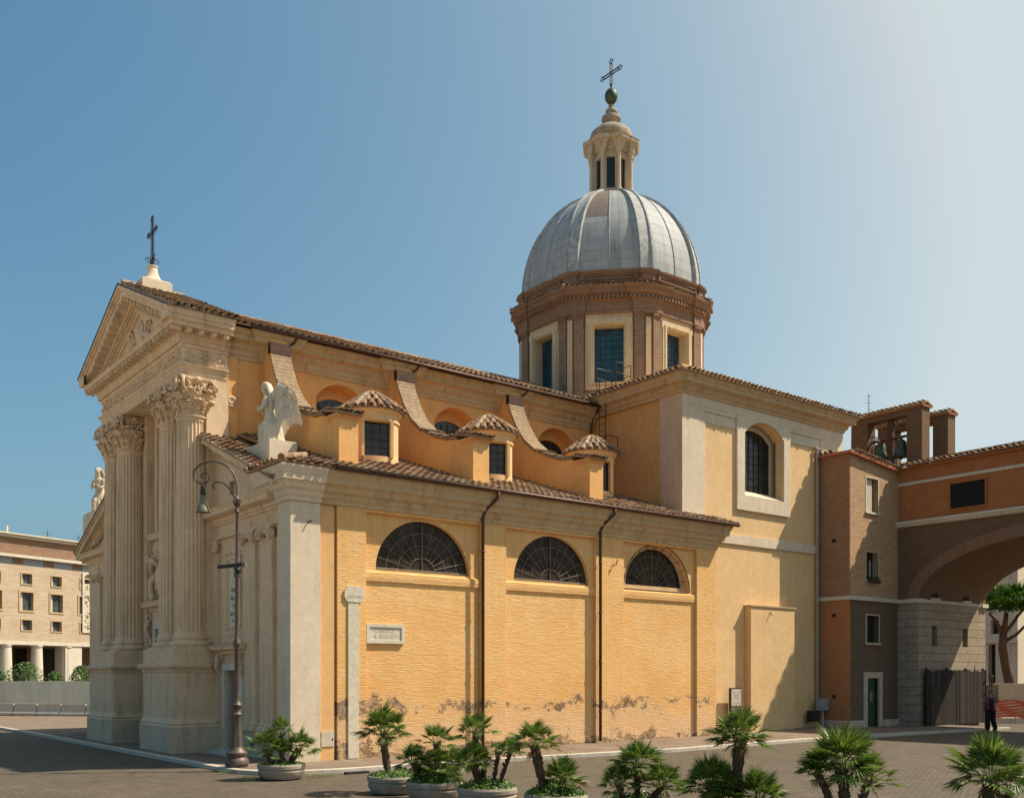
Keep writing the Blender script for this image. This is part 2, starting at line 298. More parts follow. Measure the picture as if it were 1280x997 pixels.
# ------------------------------------------------------------------ mesh builder
class MB:
    def __init__(s): s.v = []; s.f = []
    def add(s, vs, fs):
        b = len(s.v); s.v += [tuple(v) for v in vs]; s.f += [tuple(i+b for i in f) for f in fs]
    def box(s, x0, x1, y0, y1, z0, z1):
        s.add([(x0,y0,z0),(x1,y0,z0),(x1,y1,z0),(x0,y1,z0),(x0,y0,z1),(x1,y0,z1),(x1,y1,z1),(x0,y1,z1)],
              [(0,3,2,1),(4,5,6,7),(0,1,5,4),(1,2,6,5),(2,3,7,6),(3,0,4,7)]); return s
    def obox(s, c, ax, ay, az, hx, hy, hz):
        c = Vector(c); ax = Vector(ax).normalized(); ay = Vector(ay).normalized(); az = Vector(az).normalized()
        vs = [c+ax*i*hx+ay*j*hy+az*k*hz for k in (-1,1) for j in (-1,1) for i in (-1,1)]
        s.add(vs, [(0,2,3,1),(4,5,7,6),(0,1,5,4),(1,3,7,5),(3,2,6,7),(2,0,4,6)]); return s
    def slab(s, outer, holes, mp, w0, w1):
        """flat slab in (u,v) with holes, between depths w0 and w1 of mp(u,v,w)"""
        loops = [[Vector((u, v, 0)) for u, v in L] for L in [outer]+list(holes)]
        flat = [q for L in loops for q in L]; tris = tessellate_polygon(loops); n = len(flat)
        s.add([mp(q.x, q.y, w0) for q in flat]+[mp(q.x, q.y, w1) for q in flat],
              [t for t in tris]+[tuple(i+n for i in reversed(t)) for t in tris])
        k = 0
        for L in loops:
            m = len(L); s.add([mp(q.x, q.y, w0) for q in L]+[mp(q.x, q.y, w1) for q in L],
                              [(i, (i+1) % m, (i+1) % m+m, i+m) for i in range(m)])
        return s
    def sweep(s, path, prof, closed=False, z0=0, caps=True):
        """path: XY points, outward on its right hand; prof: (out, z)"""
        P = [Vector(p) for p in path]; n = len(P); rings = []
        for i in range(n):
            if closed or 0 < i < n-1:
                a = (P[i]-P[i-1]).normalized(); b = (P[(i+1) % n]-P[i]).normalized()
            elif i == 0: a = b = (P[1]-P[0]).normalized()
            else: a = b = (P[-1]-P[-2]).normalized()
            na = Vector((a.y, -a.x)); nb = Vector((b.y, -b.x)); m = (na+nb)
            m = m.normalized() if m.length > 1e-6 else na
            m = m/max(.3, m.dot(na))
            rings.append([(P[i].x+m.x*o, P[i].y+m.y*o, z+z0) for o, z in prof])
        k = len(prof); vs = [q for r in rings for q in r]; fs = []
        for i in range(n if closed else n-1):
            j = (i+1) % n
            for q in range(k-1): fs.append((i*k+q, j*k+q, j*k+q+1, i*k+q+1))
        if caps and not closed:
            fs.append(tuple(range(k))[::-1]); fs.append(tuple(range((n-1)*k, n*k)))
        s.add(vs, fs); return s
    def lathe(s, c, prof, seg=24, a0=0, a1=2*PI, mod=None):
        c = Vector(c); full = abs(a1-a0-2*PI) < 1e-6; m = seg if full else seg+1; vs = []
        for r, z in prof:
            for i in range(m):
                a = a0+(a1-a0)*i/seg; rr = r*(mod(a, z) if mod else 1)
                vs.append((c.x+rr*math.cos(a), c.y+rr*math.sin(a), c.z+z))
        fs = []
        for j in range(len(prof)-1):
            for i in range(seg):
                k = (i+1) % m; fs.append((j*m+i, j*m+k, (j+1)*m+k, (j+1)*m+i))
        if full:
            fs.append(tuple(range(m))[::-1]); fs.append(tuple(range((len(prof)-1)*m, len(prof)*m)))
        s.add(vs, fs); return s
    def tube(s, pts, r, seg=8, cap=True):
        P = [Vector(p) for p in pts]; n = len(P); R = r if isinstance(r, (list, tuple)) else [r]*n; vs = []
        up = None
        for i in range(n):
            d = (P[min(i+1, n-1)]-P[max(i-1, 0)]).normalized()
            if up is None: up = d.orthogonal().normalized()
            up = (up-d*up.dot(d)); up = up.normalized() if up.length > 1e-6 else d.orthogonal().normalized()
            sd_ = d.cross(up)
            for k in range(seg):
                a = 2*PI*k/seg; vs.append(P[i]+(up*math.cos(a)+sd_*math.sin(a))*R[i])
        fs = [(i*seg+k, i*seg+(k+1) % seg, (i+1)*seg+(k+1) % seg, (i+1)*seg+k) for i in range(n-1) for k in range(seg)]
        if cap: fs += [tuple(range(seg))[::-1], tuple(range((n-1)*seg, n*seg))]
        s.add(vs, fs); return s
    def ball(s, c, r, seg=12, rings=8, rot=None):
        rx, ry, rz = (r, r, r) if isinstance(r, (int, float)) else r; c = Vector(c); vs = []; fs = []
        for j in range(rings+1):
            t = PI*j/rings
            for i in range(seg):
                a = 2*PI*i/seg; v = Vector((rx*math.sin(t)*math.cos(a), ry*math.sin(t)*math.sin(a), rz*math.cos(t)))
                if rot: v = rot @ v
                vs.append(c+v)
        for j in range(rings):
            for i in range(seg):
                k = (i+1) % seg; fs.append((j*seg+i, (j+1)*seg+i, (j+1)*seg+k, j*seg+k))
        s.add(vs, fs); return s
    def xf(s, fn): s.v = [tuple(fn(*v)) for v in s.v]; return s
    def build(s, name, mat, parent=None, label=None, smooth=False, kind=None, bevel=0, fix=True):
        me = bpy.data.meshes.new(name); me.from_pydata(s.v, [], s.f); me.validate()
        if fix:
            bm = bmesh.new(); bm.from_mesh(me)
            bmesh.ops.recalc_face_normals(bm, faces=bm.faces[:]); bm.to_mesh(me); bm.free()
        me.materials.append(M[mat] if isinstance(mat, str) else mat)
        o = bpy.data.objects.new(name, me); COL.objects.link(o)
        if parent:
            o.parent = parent; pm = Matrix.Identity(4); q = parent
            while q: pm = q.matrix_basis @ pm; q = q.parent
            if parent.type == 'EMPTY' or pm != Matrix.Identity(4): me.transform(pm.inverted())
        if label: o['label'] = label
        if kind: o['kind'] = kind
        if smooth:
            for p in me.polygons: p.use_smooth = True
            if isinstance(smooth, float): 
                try: me.set_sharp_from_angle(angle=smooth)
                except Exception: pass
        if bevel:
            b = o.modifiers.new('bevel', 'BEVEL'); b.width = bevel; b.segments = 2; b.limit_method = 'ANGLE'
        return o
def thing(name, label, cat, loc=(0, 0, 0), group=None):
    o = bpy.data.objects.new(name, None); COL.objects.link(o); o.location = loc; o.empty_display_size = .2
    o['label'] = label; o['category'] = cat
    if group: o['group'] = group
    return o
def tag(o, label, cat, group=None):
    o['label'] = label; o['category'] = cat
    if group: o['group'] = group
    return o
def struct(o): o['kind'] = 'structure'; return o
def SY(y0):   # map (u,v,w) -> south-facing plane at Y=y0, w goes inward
    return lambda u, v, w: (u, y0+w, v)
def WX(x0):   # west-facing plane: u = Y
    return lambda u, v, w: (x0+w, u, v)
def arch(u0, u1, zb, zs, rise, n=20, seg=None):
    """opening outline: straight to zs then an elliptic arch of given rise"""
    c = (u0+u1)/2; a = (u1-u0)/2
    pts = [(u0, zb), (u1, zb)] if zb < zs-1e-6 else []
    return pts+[(c+a*math.cos(PI*i/n), zs+rise*math.sin(PI*i/n)) for i in range(n+1)]
def rect(u0, u1, v0, v1): return [(u0, v0), (u1, v0), (u1, v1), (u0, v1)]
def segarch(u0, u1, zb, zs, rise, n=14):
    c = (u0+u1)/2; a = (u1-u0)/2; R = (a*a+rise*rise)/(2*rise); t = math.asin(min(1, a/R))
    return [(u0, zb), (u1, zb)]+[(c+R*math.sin(t-2*t*i/n), zs+rise-R+R*math.cos(t-2*t*i/n)) for i in range(n+1)]
def g(x): return .0075*max(0., min(27., x))
def text(body, size, loc, rot, mat, parent, name='lettering', ext=.004, sx=1., align='CENTER'):
    c = bpy.data.curves.new(name, 'FONT'); c.body = body; c.size = size; c.extrude = ext; c.align_x = align; c.align_y = 'CENTER'
    c.space_line = 1.15
    o = bpy.data.objects.new(name+'_tmp', c); COL.objects.link(o)
    dg = bpy.context.evaluated_depsgraph_get(); me = bpy.data.meshes.new_from_object(o.evaluated_get(dg)); bpy.data.objects.remove(o)
    me.name = name; me.materials.clear(); me.materials.append(M[mat])
    X = Matrix.Translation(Vector(loc)) @ rot @ Matrix.Diagonal((sx, 1, 1, 1)); me.transform(X)
    r = bpy.data.objects.new(name, me); COL.objects.link(r)
    if parent: r.parent = parent; me.transform(Matrix.Translation(-parent_loc(parent)))
    return r
def parent_loc(q):
    v = Vector((0, 0, 0))
    while q: v += Vector(q.location); q = q.parent
    return v
ROT_S = Matrix.Rotation(PI/2, 4, 'X')                                  # text readable from the south (-Y)
ROT_W = Matrix.Rotation(-PI/2, 4, 'Z') @ Matrix.Rotation(PI/2, 4, 'X')  # readable from the west (-X)
def inside(poly, x, y):
    c = False; n = len(poly)
    for i in range(n):
        x1, y1 = poly[i]; x2, y2 = poly[(i+1) % n]
        if (y1 > y) != (y2 > y) and x < (x2-x1)*(y-y1)/(y2-y1)+x1: c = not c
    return c
def tiles(mb, o, u, v, W, L, sp=.26, row=.36, poly=None, lift=.0, r=.1):
    """rows of half-round clay tiles; o eave corner, u along eave, v up the slope"""
    o = Vector(o); u = Vector(u).normalized(); v = Vector(v).normalized(); n = u.cross(v).normalized()
    if n.z < 0: n = -n
    nu = int(W/sp); nv = int(math.ceil(L/row)); rnd = random.Random(int(abs(o.x*91+o.y*37+W*13)*100))
    vs = []; fs = []
    if poly: pp = [o+u*a+v*b for a, b in poly]
    else: pp = [o, o+u*W, o+u*W+v*L, o+v*L]
    k = len(pp); mb.add([q+n*.01 for q in pp]+[q-n*.06 for q in pp], [tuple(range(k)), tuple(range(2*k-1, k-1, -1))]+[(i, i+k, (i+1) % k+k, (i+1) % k) for i in range(k)])
    for i in range(nu+1):
        uc = sp*.5+i*(W-sp)/max(1, nu)
        wob = rnd.uniform(-.02, .02)
        for j in range(nv):
            v0 = j*row-.06+rnd.uniform(-.02, .02); v1 = min(L+.02, v0+row+.07); vm = (v0+v1)/2
            if poly and not inside(poly, uc, max(.02, vm)): continue
            r0 = r*rnd.uniform(.95, 1.12); r1 = r0*.8; l0 = .055+rnd.uniform(0, .02); l1 = .0+lift
            du = wob+rnd.uniform(-.018, .018); du1 = du+rnd.uniform(-.015, .015); ring = []
            for (vv, rr, ll, dd) in ((v0, r0, l0, du), (v1, r1, l1, du1)):
                for q in range(6):
                    a = PI*q/5; ring.append(o+u*(uc+dd-rr*math.cos(a))+v*vv+n*(ll+rr*.75*math.sin(a)-.01))
            for q in range(6):
                a = PI*q/5; ring.append(o+u*(uc+du-r0*.78*math.cos(a))+v*v0+n*(l0+r0*.5*math.sin(a)-.02))
            mb.add(ring, [(q, q+1, q+7, q+6) for q in range(5)]+[(q+12, q+13, q+1, q) for q in range(5)])
    return mb

# ================================================================== SETTING: ground, pavement, road
def sheet(name, mat, dz, pts=None, kind=True):
    mb = MB()
    xs = [-900, -60, 0, 9, 18, 27, 60, 900]; 
    vs = []; 
    for x in xs:
        for y in (-900, -60, 0, 60, 900): vs.append((x, y, g(x)+dz))
    mb.add(vs, [(i*5+j, (i+1)*5+j, (i+1)*5+j+1, i*5+j+1) for i in range(len(xs)-1) for j in range(4)])
    return struct(mb.build(name, mat))
sheet('road', 'road', -.12)
KP = [(-30, 75), (-12, 57), (-5, 44), (-2.4, 34), (-2.15, 24), (-2.1, 12), (-2.1, 0), (-2.05, -1.0), (-1.7, -1.8), (-1.0, -2.35), (0.3, -2.6), (5, -2.75), (9, -3.3), (12, -3.75), (19.5, -3.75), (25, -4.3), (33, -4.95)]
def kerbs():
    inner = []
    P = [Vector(p) for p in KP]
    for i, p in enumerate(P):
        a = (P[i]-P[max(0, i-1)]).normalized() if i else (P[1]-P[0]).normalized()
        b = (P[min(len(P)-1, i+1)]-P[i]).normalized() if i < len(P)-1 else a
        d = (a+b).normalized(); inner.append(p+Vector((-d.y, d.x))*.22)
    mb = MB(); vs = []
    for p, q in zip(P, inner):
        vs += [(p.x+.0, p.y, g(p.x)-.2), (p.x, p.y, g(p.x)-.012), (p.x+(q.x-p.x)*.08, p.y+(q.y-p.y)*.08, g(p.x)), (q.x, q.y, g(p.x)), (q.x, q.y, g(p.x)-.2)]
    fs = [(i*5+k, (i+1)*5+k, (i+1)*5+k+1, i*5+k+1) for i in range(len(P)-1) for k in range(4)]
    mb.add(vs, fs); mb.add(vs[:5], [(0,1,2,3,4)]); mb.add(vs[-5:], [(4,3,2,1,0)])
    struct(mb.build('kerb', 'kerb'))
    # pavement inside the kerb, as strips so that it follows the slope
    back = [(-30, 90), (20, 90), (30, 90), (30, 44), (30, 34), (30, 24), (30, 12), (30, 1), (30, .9), (30, .8)]
    outer = [(p.x, p.y) for p in inner]
    poly = outer+[(33.2, 1.0), (30, 5), (30, 95), (-35, 95)]
    mb = MB(); bm = bmesh.new()
    vv = [bm.verts.new((x, y, 0)) for x, y in poly]; bm.faces.new(vv); bmesh.ops.triangulate(bm, faces=bm.faces[:])
    for c in (0, 9, 18, 27):
        geom = bm.verts[:]+bm.edges[:]+bm.faces[:]
        bmesh.ops.bisect_plane(bm, geom=geom, plane_co=(c, 0, 0), plane_no=(1, 0, 0))
    for v in bm.verts: v.co.z = g(v.co.x)-.006
    me = bpy.data.meshes.new('pavement'); bm.to_mesh(me); bm.free(); me.materials.append(M['pave'])
    o = bpy.data.objects.new('pavement', me); COL.objects.link(o); struct(o)
kerbs()

mb = MB(); mb.add([(-220, -120, -.1), (-17, -120, -.1), (-17, 90, -.1), (-220, 90, -.1)], [(0, 1, 2, 3)])  # pale paving added out of view to bounce warm light onto the facade
M['unseen_bounce_paving'] = stucco('pale_bounce_paving', (.5, .42, .32), (.56, .48, .37), (.6, .52, .41), 1, .2, .2)
struct(mb.build('unseen_bounce_paving', 'unseen_bounce_paving'))
# ================================================================== CHURCH
church = thing('church', 'ochre baroque church with columned stone facade, chapel lanterns and grey lead dome', 'church', (8, 8, 0))
def part(mb, name, mat, parent=None, label=None, **k): return mb.build(name, mat, parent or church, label, **k)
# ---- south aisle wall -------------------------------------------------
wins = [(2.93, 6.48), (8.35, 11.82), (13.6, 17.17)]
mb = MB(); holes = [arch(a, b, 5.8, 5.82, 1.62 if i < 2 else 1.72, 24)[0:] for i, (a, b) in enumerate(wins)]
mb.slab(rect(1.0, 18.65, -.3, 8.1), holes, SY(.13), 0, .45)
part(mb, 'aisle_wall', 'pbrick')
mb = MB()
for a, b in ((1.54, 2.53), (6.89, 7.93), (12.05, 13.47), (17.5, 18.65)): mb.box(a, b, 0, .127, -.3, 7.52)
mb.box(1.54, 18.65, -.003, .127, 7.52, 8.1); part(mb, 'aisle_pilaster_frame', 'pbrick', bevel=.012)
for (a, b), (pa, pb) in zip(wins, ((2.53, 6.89), (7.93, 12.05), (13.47, 17.5))):
    mb = MB().sweep([(pa+.004, .13), (pb-.004, .13)], [(0, 5.42), (.06, 5.44), (.075, 5.56), (.075, 5.70), (.02, 5.74), (0, 5.75)]); part(mb, 'window_sill', 'pbrick')
    c = (a+b)/2; hw = (b-a)/2; rise = 1.62 if b < 13 else 1.72
    arc = lambda k, n=28, zb=5.82: [(c+hw*k*math.cos(PI*i/n), zb+rise*k*math.sin(PI*i/n)) for i in range(n+1)]
    wn = MB(); y = .28 if b < 13 else .46
    wn.slab(arc(1.0)[::1], [], SY(y), 0, .03); W = wn.build('lunette_window', 'lunglass', church)
    gr = MB(); yy = y-.03
    for k in (.28, .52, .76): gr.tube([(u, yy, v) for u, v in arc(k)], .009, 5)
    for i in range(1, 12):
        a_ = PI*i/12; k0 = .28
        gr.tube([(c+hw*k0*math.cos(a_), yy, 5.82+rise*k0*math.sin(a_)), (c+hw*.98*math.cos(a_), yy, 5.82+rise*.98*math.sin(a_))], .008, 5)
    gr.tube([(c, yy, 5.84), (c, yy, 5.82+rise*.97)], .016, 6)
    gr.box(a+.02, b-.02, yy-.02, yy+.02, 5.83, 5.89); gr.build('glazing_bars', 'grille', W)
    fr = MB(); k1 = .97
    if b > 13:
        o_, i_ = arc(1.0), arc(.87, zb=5.98)
        fr.slab(o_[:]+[], [[(c+hw*.86*math.cos(PI*i/28), 5.98+rise*.83*math.sin(PI*i/28)) for i in range(29)]], SY(.32), 0, .08); fr.build('window_frame', 'cornice', W)
        gg = MB(); ya = .12
        gg.tube([(u, ya, v) for u, v in arc(1.02)], .018, 5); gg.tube([(a, ya, 5.8), (b, ya, 5.8)], .018, 5)
        for i in range(1, 12): 
            a_ = PI*i/12; gg.tube([(c+hw*1.02*math.cos(a_), ya, 5.82+rise*1.02*math.sin(a_)), (c+hw*.9*math.cos(a_), .33, 5.82+rise*.9*math.sin(a_))], .01, 4)
        gg.build('outer_grille', 'iron', W)
# corner pier
mb = MB().box(0, .97, 0, .82, -.3, 7.6); mb.v = [(x, y-(.03 if y < .5 else 0), z) for x, y, z in mb.v]; part(mb, 'corner_pier', 'white', label='grey-white corner pier between facade and ochre side wall', bevel=.015)
mb = MB().box(.972, 1.46, .05, .6, -.3, 7.6); part(mb, 'wall_strip', 'yellow', label='smooth ochre strip beside the corner pier')
# cornice of the aisle, wrapping the pier
prof = [(0, 7.6), (.05, 7.62), (.05, 7.72), (.12, 7.8), (.13, 7.9), (.24, 7.97), (.26, 8.08), (.29, 8.13), (.38, 8.16), (.39, 8.32), (.42, 8.36), (.48, 8.5), (.49, 8.56), (0, 8.58)]
mb = MB().sweep([(-.0, 1.7), (-.0, -.03), (.985, -.03)], prof); mb.box(.01, .98, 0, 1.7, 7.61, 8.56); part(mb, 'pier_cornice', 'white')
mb = MB().sweep([(.99, .0), (18.65, .0), (18.65, .9)], prof); mb.box(1.0, 18.6, .02, .5, 7.9, 8.56); part(mb, 'aisle_cornice', 'cornice')
SL = .33; zr = lambda y: 8.62+SL*(y+.65)
mb = MB(); vdir = (0, 1, SL); LL = 6.85*math.hypot(1, SL); k = math.hypot(1, SL)
LL = 6.75*k; tiles(mb, (-.55, -.54, 8.62), (1, 0, 0), vdir, 19.95, LL, .27, .38, poly=[(0, 0), (19.9, 0), (19.9, 1.4*k), (18.12, 1.4*k), (18.12, LL), (1.5, LL), (1.5, 1.5*k)])
part(mb, 'aisle_roof', 'tile')
mb = MB(); tiles(mb, (-.56, 1.8, 8.62), (0, -1, 0), (1, 0, SL), 2.34, 1.5*k, .27, .38, poly=[(0, 0), (2.34, 0), (.84, 1.5*k), (0, 1.5*k)])
for i in range(5):
    t = i/5; c0 = Vector((-.5+1.4*t, -.5+1.4*t, 8.70+SL*1.4*t)); c1 = c0+Vector((.36, .36, .36*SL+.03)); mb.tube([c0, c1], [.11, .09], 8)
part(mb, 'pier_roof', 'tile')
mb = MB().tube([(1.2, -.6, 8.62), (10, -.6, 8.60), (19.33, -.6, 8.59), (19.38, .3, 8.88)], .075, 8); part(mb, 'gutter', 'gutter', smooth=True)
for px in (6.86, 12.16):
    mb = MB().tube([(px+.3, -.6, 8.57), (px+.27, -.56, 8.36), (px+.06, -.2, 8.0), (px, -.12, 7.75), (px, -.12, .15)], .055, 8)
    for z in (1.2, 3, 4.8, 6.6): mb.lathe((px, -.12, z), [(.07, 0), (.07, .06)], 8)
    part(mb, 'downpipe', 'gutter', smooth=True)
# north aisle body (simple mirror of the mass)
mb = MB().box(.45, 17.6, 19.2, 20.8, 0, 8.5); mb.box(17.3, 17.6, 14.6, 20, 0, 10.5)
mb.add([(0.5, 21.3, 8.6), (17.6, 21.3, 8.6), (17.6, 14.5, 10.85), (.5, 14.5, 10.85)], [(0, 1, 2, 3)]); part(mb, 'north_aisle', 'yellow')

# ---- buttresses ------------------------------------------------------
for bx in (1.92, 6.98, 12.3):
    b0, b1 = bx, bx+.67
    curve = [(5.55, 13.95), (5.3, 13.3), (4.95, 12.65), (4.45, 12.0), (3.8, 11.5), (3.0, 11.1), (2.2, 10.85), (1.55, 10.78)]
    poly = [(.6, 8.6), (.6, 10.62), (1.5, 10.62)]+[(y, z-.1) for y, z in curve[::-1]]+[(5.6, 14.3), (6.3, 14.3), (6.3, 8.6)]
    mb = MB().slab(poly, [], lambda u, v, w: (b0+w, u, v), 0, .67); B = part(mb, 'buttress', 'orange_bounce')
    mb = MB(); n = len(curve)
    for i in range(4):
        (y0, z0), (y1, z1) = curve[i], curve[i+1]
        mb.add([(b0-.05, y0, z0), (b1+.05, y0, z0), (b1+.05, y1, z1), (b0-.05, y1, z1), (b0-.05, y0, z0-.14), (b1+.05, y0, z0-.14), (b1+.05, y1, z1-.14), (b0-.05, y1, z1-.14)],
               [(0,1,2,3), (7,6,5,4), (0,3,7,4), (1,5,6,2), (0,4,5,1), (3,2,6,7)])
    mb.build('brick_capping', 'agedbrick', B)
    mb = MB().box(b0-.05, b1+.05, 5.4, 5.62, 13.62, 14.0); mb.build('capping_block', 'gutter', B)
    mb = MB()
    for i in range(4, n-1):
        (y0, z0), (y1, z1) = curve[i], curve[i+1]; d = Vector((0, y0-y1, z0-z1)); L = d.length
        mb.add([(b0, y1, z1-.1), (b1, y1, z1-.1), (b1, y0, z0-.1), (b0, y0, z0-.1)], [(0, 1, 2, 3)])
        tiles(mb, (b0-.06, y1, z1-.02), (1, 0, 0), d, .8, L, .2, L/2+.01, lift=.0, r=.085)
    mb.build('curved_tiles', 'tile', B)
    mb = MB().box(b0-.07, b1+.07, .53, 1.3, 10.5, 10.58); mb.box(b0-.03, b1+.03, .57, 1.3, 10.42, 10.5)
    mb.build('pier_cap', 'orange', B)
    mb = MB(); tiles(mb, (b0-.12, .45, 10.6), (1, 0, 0), (0, 1, .22), .92, 1.1, .2, .3, r=.085); mb.build('cap_tiles', 'tile', B)

# ---- chapel lanterns (small round turrets) ---------------------------
for ti, cx in enumerate((4.70, 9.70, 14.95)):
    cy, zb, ze = 3.4, 9.3, 11.45; R = .9
    WR = -.30; wa0, wa1 = math.radians(-90-34)+WR, math.radians(-90+34)+WR      # window opening facing south-south-west
    mb = MB()
    ri = .9; seg = 40; vs = []; fs = []
    def ringwall(a0, a1, z0, z1, r0=R, r1=R-.3, n=36):
        m = MB(); vs = []
        for i in range(n+1):
            a = a0+(a1-a0)*i/n
            for r in (r0, r1):
                for z in (z0, z1): vs.append((cx+r*math.cos(a), cy+r*math.sin(a), z))
        fs = []
        for i in range(n):
            p, q = i*4, (i+1)*4
            fs += [(p, q, q+1, p+1), (p+2, p+3, q+3, q+2), (p+1, q+1, q+3, p+3), (p, p+2, q+2, q)]
        fs += [(0, 1, 3, 2), (n*4, n*4+2, n*4+3, n*4+1)]; m.add(vs, fs); return m
    T = ringwall(wa1, wa0+2*PI, zb, ze).build('chapel_lantern', 'ylight', church)
    m = ringwall(wa0, wa1, 11.12, ze, n=10); m2 = ringwall(wa0, wa1, zb-.2, 9.93, n=10); m.add(m2.v, m2.f)
    # deep straight window embrasure set in the drum
    CR, SR = math.cos(WR), math.sin(WR)
    rot = lambda x, y, z: (cx+(x-cx)*CR-(y-cy)*SR, cy+(x-cx)*SR+(y-cy)*CR, z)
    e = MB()
    for sx in (-1, 1): e.box(cx+sx*.5-.05, cx+sx*.5+.05, cy-.85, cy-.45, 9.9, 11.15)
    e.xf(rot); m.add(e.v, e.f); m.build('window_wall', 'ylight', T)
    m = MB().slab(rect(cx-.45, cx+.45, 9.93, 11.12), [rect(cx-.41, cx+.41, 9.97, 11.08)], SY(cy-.66), 0, .05)
    for q in (-.137, .137): m.box(cx+q-.012, cx+q+.012, cy-.65, cy-.62, 10, 11.05)
    for q in (10.26, 10.52, 10.78): m.box(cx-.41, cx+.41, cy-.65, cy-.62, q-.012, q+.012)
    m.xf(rot); m.build('window_frame', 'iron', T)
    MB().box(cx-.41, cx+.41, cy-.63, cy-.60, 9.97, 11.08).xf(rot).build('window_glass', 'glass', T)
    mb = MB().lathe((cx, cy, 0), [(R+.0, ze-.34), (R+.05, ze-.32), (R+.05, ze-.24), (R+.02, ze-.22), (R+.02, ze-.1), (R+.14, ze), (R+.16, ze+.06), (.2, ze+.08)], 40); mb.build('lantern_cornice', 'ylight', T, smooth=.6)
    mb = MB(); mb.lathe((cx, cy, 0), [(1.12, ze+.05), (1.14, ze+.09), (.7, ze+.46), (.12, ze+.70), (.02, ze+.72)], 32)
    rnd = random.Random(ti)
    for j in range(4):
        r0 = 1.18-j*.29; z0 = ze+.1+[0, .22, .43, .59][j]; r1 = r0-.34; z1 = ze+.1+[.27, .48, .66, .74][j]; nn = [24, 18, 12, 7][j]
        for i in range(nn):
            a = 2*PI*(i+.5*(j % 2))/nn+rnd.uniform(-.03, .03); d = Vector((math.cos(a), math.sin(a), 0))
            p0 = Vector((cx, cy, z0+rnd.uniform(-.01, .02)))+d*r0; p1 = Vector((cx, cy, z1))+d*max(.05, r1); ax = (p1-p0).normalized(); sdv = ax.cross(Vector((0, 0, 1))).normalized(); nn_ = sdv.cross(ax)
            w0 = .105; vs = []
            for (p, ww) in ((p0, w0), (p1, w0*.75)):
                for q in range(6): t = PI*q/5; vs.append(p+sdv*ww*math.cos(t)+nn_*ww*.85*math.sin(t))
            for q in range(6): t = PI*q/5; vs.append(p0+sdv*w0*.7*math.cos(t)+nn_*(w0*.5*math.sin(t)-.01))
            mb.add(vs, [(q, q+1, q+7, q+6) for q in range(5)]+[(q+12, q+13, q+1, q) for q in range(5)])
    mb.lathe((cx, cy, ze+.76), [(.09, -.06), (.09, .03), (.03, .07)], 8)
    mb.build('lantern_roof', 'tile', T)

# ---- nave clerestory ------------------------------------------------
ny = 6.2; niches = [(4.0, 6.05), (9.15, 11.2), (14.45, 16.5)]
mb = MB().slab(rect(.0, 17.7, 8.5, 14.45), [segarch(a, b, 10.9, 12.62, .62) for a, b in niches], SY(ny), 0, .55); part(mb, 'nave_wall', 'orange_bounce')
for a, b in niches:
    c = (a+b)/2+.0; hole = arch(c-.9, c+.9, 10.95, 12.2, .62, 14)
    mb = MB().slab(rect(a-.1, b+.1, 10.8, 13.4), [hole], SY(ny+.552), 0, .1); W = part(mb, 'nave_window', 'orange')
    MB().slab(hole, [], SY(ny+.62), 0, .02).build('window_glass', 'glass', W)
    m = MB()
    for q in range(1, 6): m.box(c-.9+q*.3-.012, c-.9+q*.3+.012, ny+.595, ny+.615, 10.95, 12.7)
    for q in range(1, 5): m.box(c-.9, c+.9, ny+.596, ny+.616, 11.+q*.36-.012, 11.+q*.36+.012)
    m.build('window_bars', 'iron', W)
prof_n = [(0, 13.4), (.06, 13.42), (.06, 13.52), (.1, 13.56), (.1, 13.7), (.2, 13.8), (.22, 13.9), (.3, 13.95), (.42, 14.0), (.44, 14.14), (.52, 14.2), (.58, 14.34), (0, 14.36)]
path = [(.56, ny)]; mbp = MB()
for bx in (1.98, 7.04, 12.36):
    path += [(bx-.15, ny), (bx-.15, ny-.14), (bx+.75, ny-.14), (bx+.75, ny)]; mbp.box(bx-.15, bx+.75, ny-.14, ny-.003, 10.5, 13.4)
path += [(17.6, ny)]; part(MB().sweep(path, prof_n), 'nave_cornice', 'cornice'); part(mbp, 'nave_pilasters', 'orange')
SN = .40; kn = math.hypot(1, SN); Ln = 4.95*kn
mb = MB(); tiles(mb, (-.2, 5.45, 14.42), (1, 0, 0), (0, 1, SN), 18.1, Ln, .26, .38); 
for i in range(48): c0 = Vector((-.2+i*.375, 10.4, 14.42+4.95*SN+.06)); mb.tube([c0, c0+Vector((.42, 0, .02))], [.12, .1], 8)
part(mb, 'nave_roof', 'tile')
mb = MB(); mb.add([(-.2, 15.35, 14.42), (18, 15.35, 14.42), (18, 10.4, 16.38), (-.2, 10.4, 16.38)], [(0, 1, 2, 3)]); mb.box(.0, 17.7, 14.1, 14.6, 8.5, 14.4); part(mb, 'nave_roof_north_slope', 'tile')
mb = MB().tube([(1.2, 5.42, 14.4), (9, 5.42, 14.38), (17.5, 5.42, 14.36)], .075, 8)
for bx in (1.98, 7.04, 12.36):
    mb.tube([(bx+.9, 5.44, 14.33), (bx+.85, 5.5, 14.2), (bx+.42, 5.95, 13.75)], .045, 6)
mb.tube([(17.35, 5.5, 14.3), (17.4, 6.0, 13.9), (17.42, 6.08, 13.6), (17.42, 6.08, 10.9)], .05, 6)
part(mb, 'nave_gutter', 'gutter', smooth=True)

